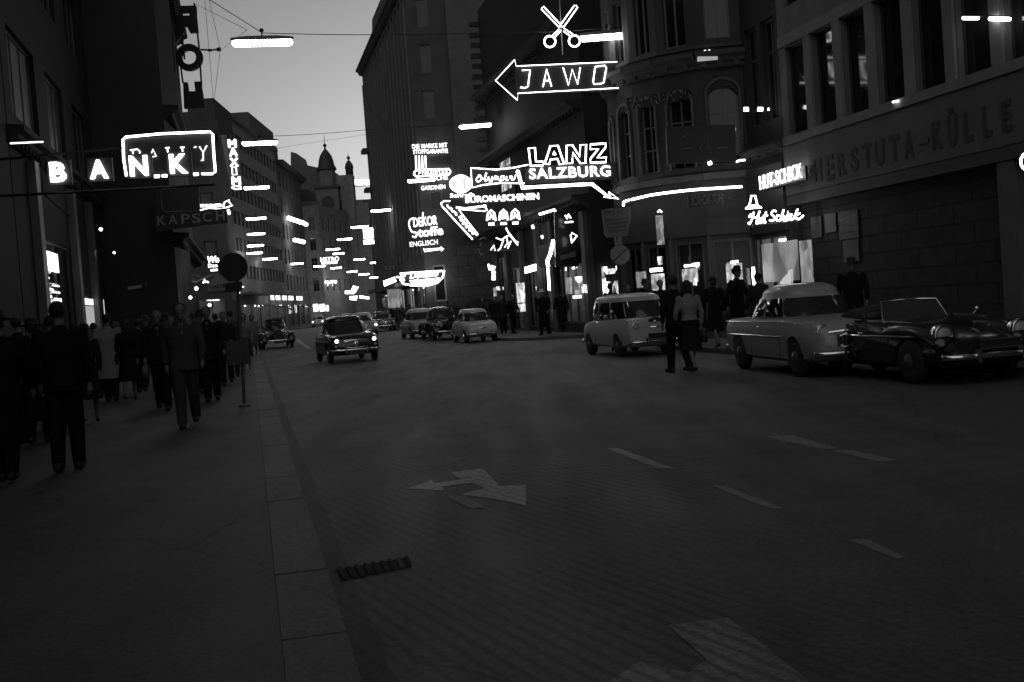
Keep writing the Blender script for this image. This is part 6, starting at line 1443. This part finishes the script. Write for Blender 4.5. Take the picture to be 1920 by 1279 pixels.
PP('dark figure close to the pillared shop at the left', 148, 745, AW, h=1.7, stride=.1, coat=.6, top=.02, bottom=.02)
for i_, (lb, x_, y_, a_, kw) in enumerate((('man in a mid-grey overcoat far back in the left crowd, beside the wall', 226, 716, TO, dict(top=.10, bottom=.03, coat=.7, hat=.03)), ('stocky dark man between the black coat and the black suit, farther back', 268, 735, AW, dict(top=.015, bottom=.015, coat=.5, broad=1.2)),
        ('dark man with hat overlapping the left shoulder of the grey-suited man', 322, 750, TO, dict(top=.02, bottom=.015, coat=.4, hat=.015, broad=1.15)), ('broad dark figure right of the grey-suited man, partly behind him', 386, 738, TO, dict(top=.018, bottom=.015, coat=.7, hat=.02, broad=1.2)),
        ('dark figure at the back of the pavement by the shop corner', 350, 698, AW, dict(top=.025, bottom=.02, coat=.6)), ('grey figure behind the notice box on the post', 440, 706, AW, dict(top=.06, bottom=.03, coat=.6)),
        ('dark figure between the tall nearest man and the shop pillar', 110, 800, AW, dict(top=.013, bottom=.012, coat=.6, broad=1.2)), ('dark figure at far left close behind the edge walker', 48, 800, AW, dict(top=.012, bottom=.012, coat=.6, broad=1.2)))):
    PP(lb, x_, y_, a_, h=1.66+.02*i_, stride=(.15, -.2, .22, -.12, .2, .1, .16, -.2)[i_], vox=.018, head_turn=(-.4, .3, .2, -.5, 0, .4, .2, -.3)[i_], **kw)
# right side
PP('woman in a light blouse and dark skirt crossing the road, seen from behind', 1299, 697, pi/2+.35, z=0, h=1.72, stride=.2, coat=.12, top=.22, bottom=.018, skirt=True, hair='full', bag=(1, 'black handbag held by the woman in the light blouse', .015), broad=1.2, armsw=.15)
PP('man in a black suit walking close beside the woman in the light blouse', 1273, 698, pi/2+.35, z=0, h=1.84, stride=-.2, coat=.36, top=.012, bottom=.012, broad=1.15, bend=.6)
PP('dark woman on the pavement behind the couple', 1345, 652, AW, h=1.70, stride=.25, coat=.6, top=.015, bottom=.015, skirt=True, hair='full')
PP('tall man with hat and cigarette before the shop door', 1388, 650, TO+.6, h=1.86, stride=.1, coat=.6, top=.012, bottom=.012, hat=.015, broad=1.2)
PP('man with hat standing against the dark stone wall beneath the posters', 1606, 655, TO-.6, h=1.80, stride=.1, coat=.8, top=.012, bottom=.012, hat=.015, broad=1.15)
PP('person half hidden behind the pale sedan at the hat shop window', 1430, 655, AW, h=1.68, stride=.1, coat=.6, top=.03, bottom=.02)
PP('man with hat silhouetted against a lit doorway behind the small pale car', 1150, 632, TO, h=1.76, stride=.1, coat=.6, top=.012, bottom=.012, hat=.012)
PP('head and shoulders of a walker right of the doorway man', 1184, 640, TO, h=1.70, stride=.2, coat=.6, top=.03, bottom=.02)
PP('dark pedestrian by the corner shop window behind the small pale car', 1216, 648, TO, h=1.76, stride=.2, coat=.6, top=.015, bottom=.02, hat=.02)
PP('dark pedestrian between the corner window and the black-suited man', 1245, 650, TO, h=1.72, stride=.2, coat=.6, top=.02, bottom=.02)
PP('left one of two men standing together on the corner pavement', 945, 625, TO-.3, h=1.74, stride=.08, coat=.5, top=.02, bottom=.015, vox=.02, collar=True)
PP('right one of two men standing together on the corner pavement', 964, 625, TO+.5, h=1.74, stride=.08, coat=.5, top=.015, bottom=.015, vox=.02, collar=True)
PP('dark person behind the two standing men on the corner', 930, 622, TO, h=1.70, stride=.1, coat=.6, top=.02, bottom=.02, vox=.02)
PP('small dark person left of the heavy figure with pale hat', 1003, 615, TO, h=1.68, stride=.15, coat=.75, top=.02, bottom=.02, vox=.02)
PP('heavy figure in a wide black coat and pale hat near the corner kerb', 1022, 628, TO-.7, h=1.80, stride=.2, coat=.85, top=.010, bottom=.010, hat=.4, broad=1.4, vox=.018)
PP('man in dark coat standing before the arcade display panel', 1056, 622, AW, h=1.76, stride=.1, coat=.7, top=.016, bottom=.016, broad=1.15, vox=.018)
# distant crowd on the right pavement
proto = person('dark distant pedestrian at the left end of the far right crowd', SN(11.5, 92), TO, h=1.72, stride=.2, coat=.6, top=.04, bottom=.03, vox=.03, group='distant pedestrians on the right pavement')
proto2 = person('dark distant pedestrian second from the left end of the far right crowd', SN(11.8, 88), TO, h=1.66, stride=.25, coat=.7, top=.05, bottom=.03, skirt=True, hair='full', vox=.03, group='distant pedestrians on the right pavement')
names = ['third', 'fourth', 'fifth', 'sixth', 'seventh', 'eighth', 'ninth', 'tenth', 'eleventh', 'twelfth', 'thirteenth', 'fourteenth']
for i, x in enumerate((744, 752, 760, 768, 776, 786, 796, 812, 826, 840, 854, 905)):
    Y = (92, 86, 90, 84, 88, 80, 76, 70, 66, 64, 62, 57)[i]
    d = ray(x, 575); p = (d.x/d.y*Y, Y)
    o = copy_tree(proto if i % 2 else proto2); o.location = (p[0], p[1], KH); o.rotation_euler.z = random.uniform(-.5, .5)+TO-pi/2+(pi if i % 3 == 0 else 0)
    o['label'] = 'dark distant pedestrian, %s from the left in the far right crowd' % names[i]
# shop-front canopy posts and street furniture in the distance
t = thing('street_pole', 'slim pale pole standing behind the old black sedan on the left pavement', 'pole', G(500, 640, KH)); bm = bmesh.new(); tube(bm, [(0, 0, 0), (0, 0, 2.4)], .05, 8); me_obj('pole', bm, grey(.3, .5, var=.2), t); bm = bmesh.new(); tube(bm, [(0, 0, 2.38), (.9, 1.5, 2.2), (1.4, 3, 1.9)], .06, 6); me_obj('awning_arm', bm, grey(.25), t)
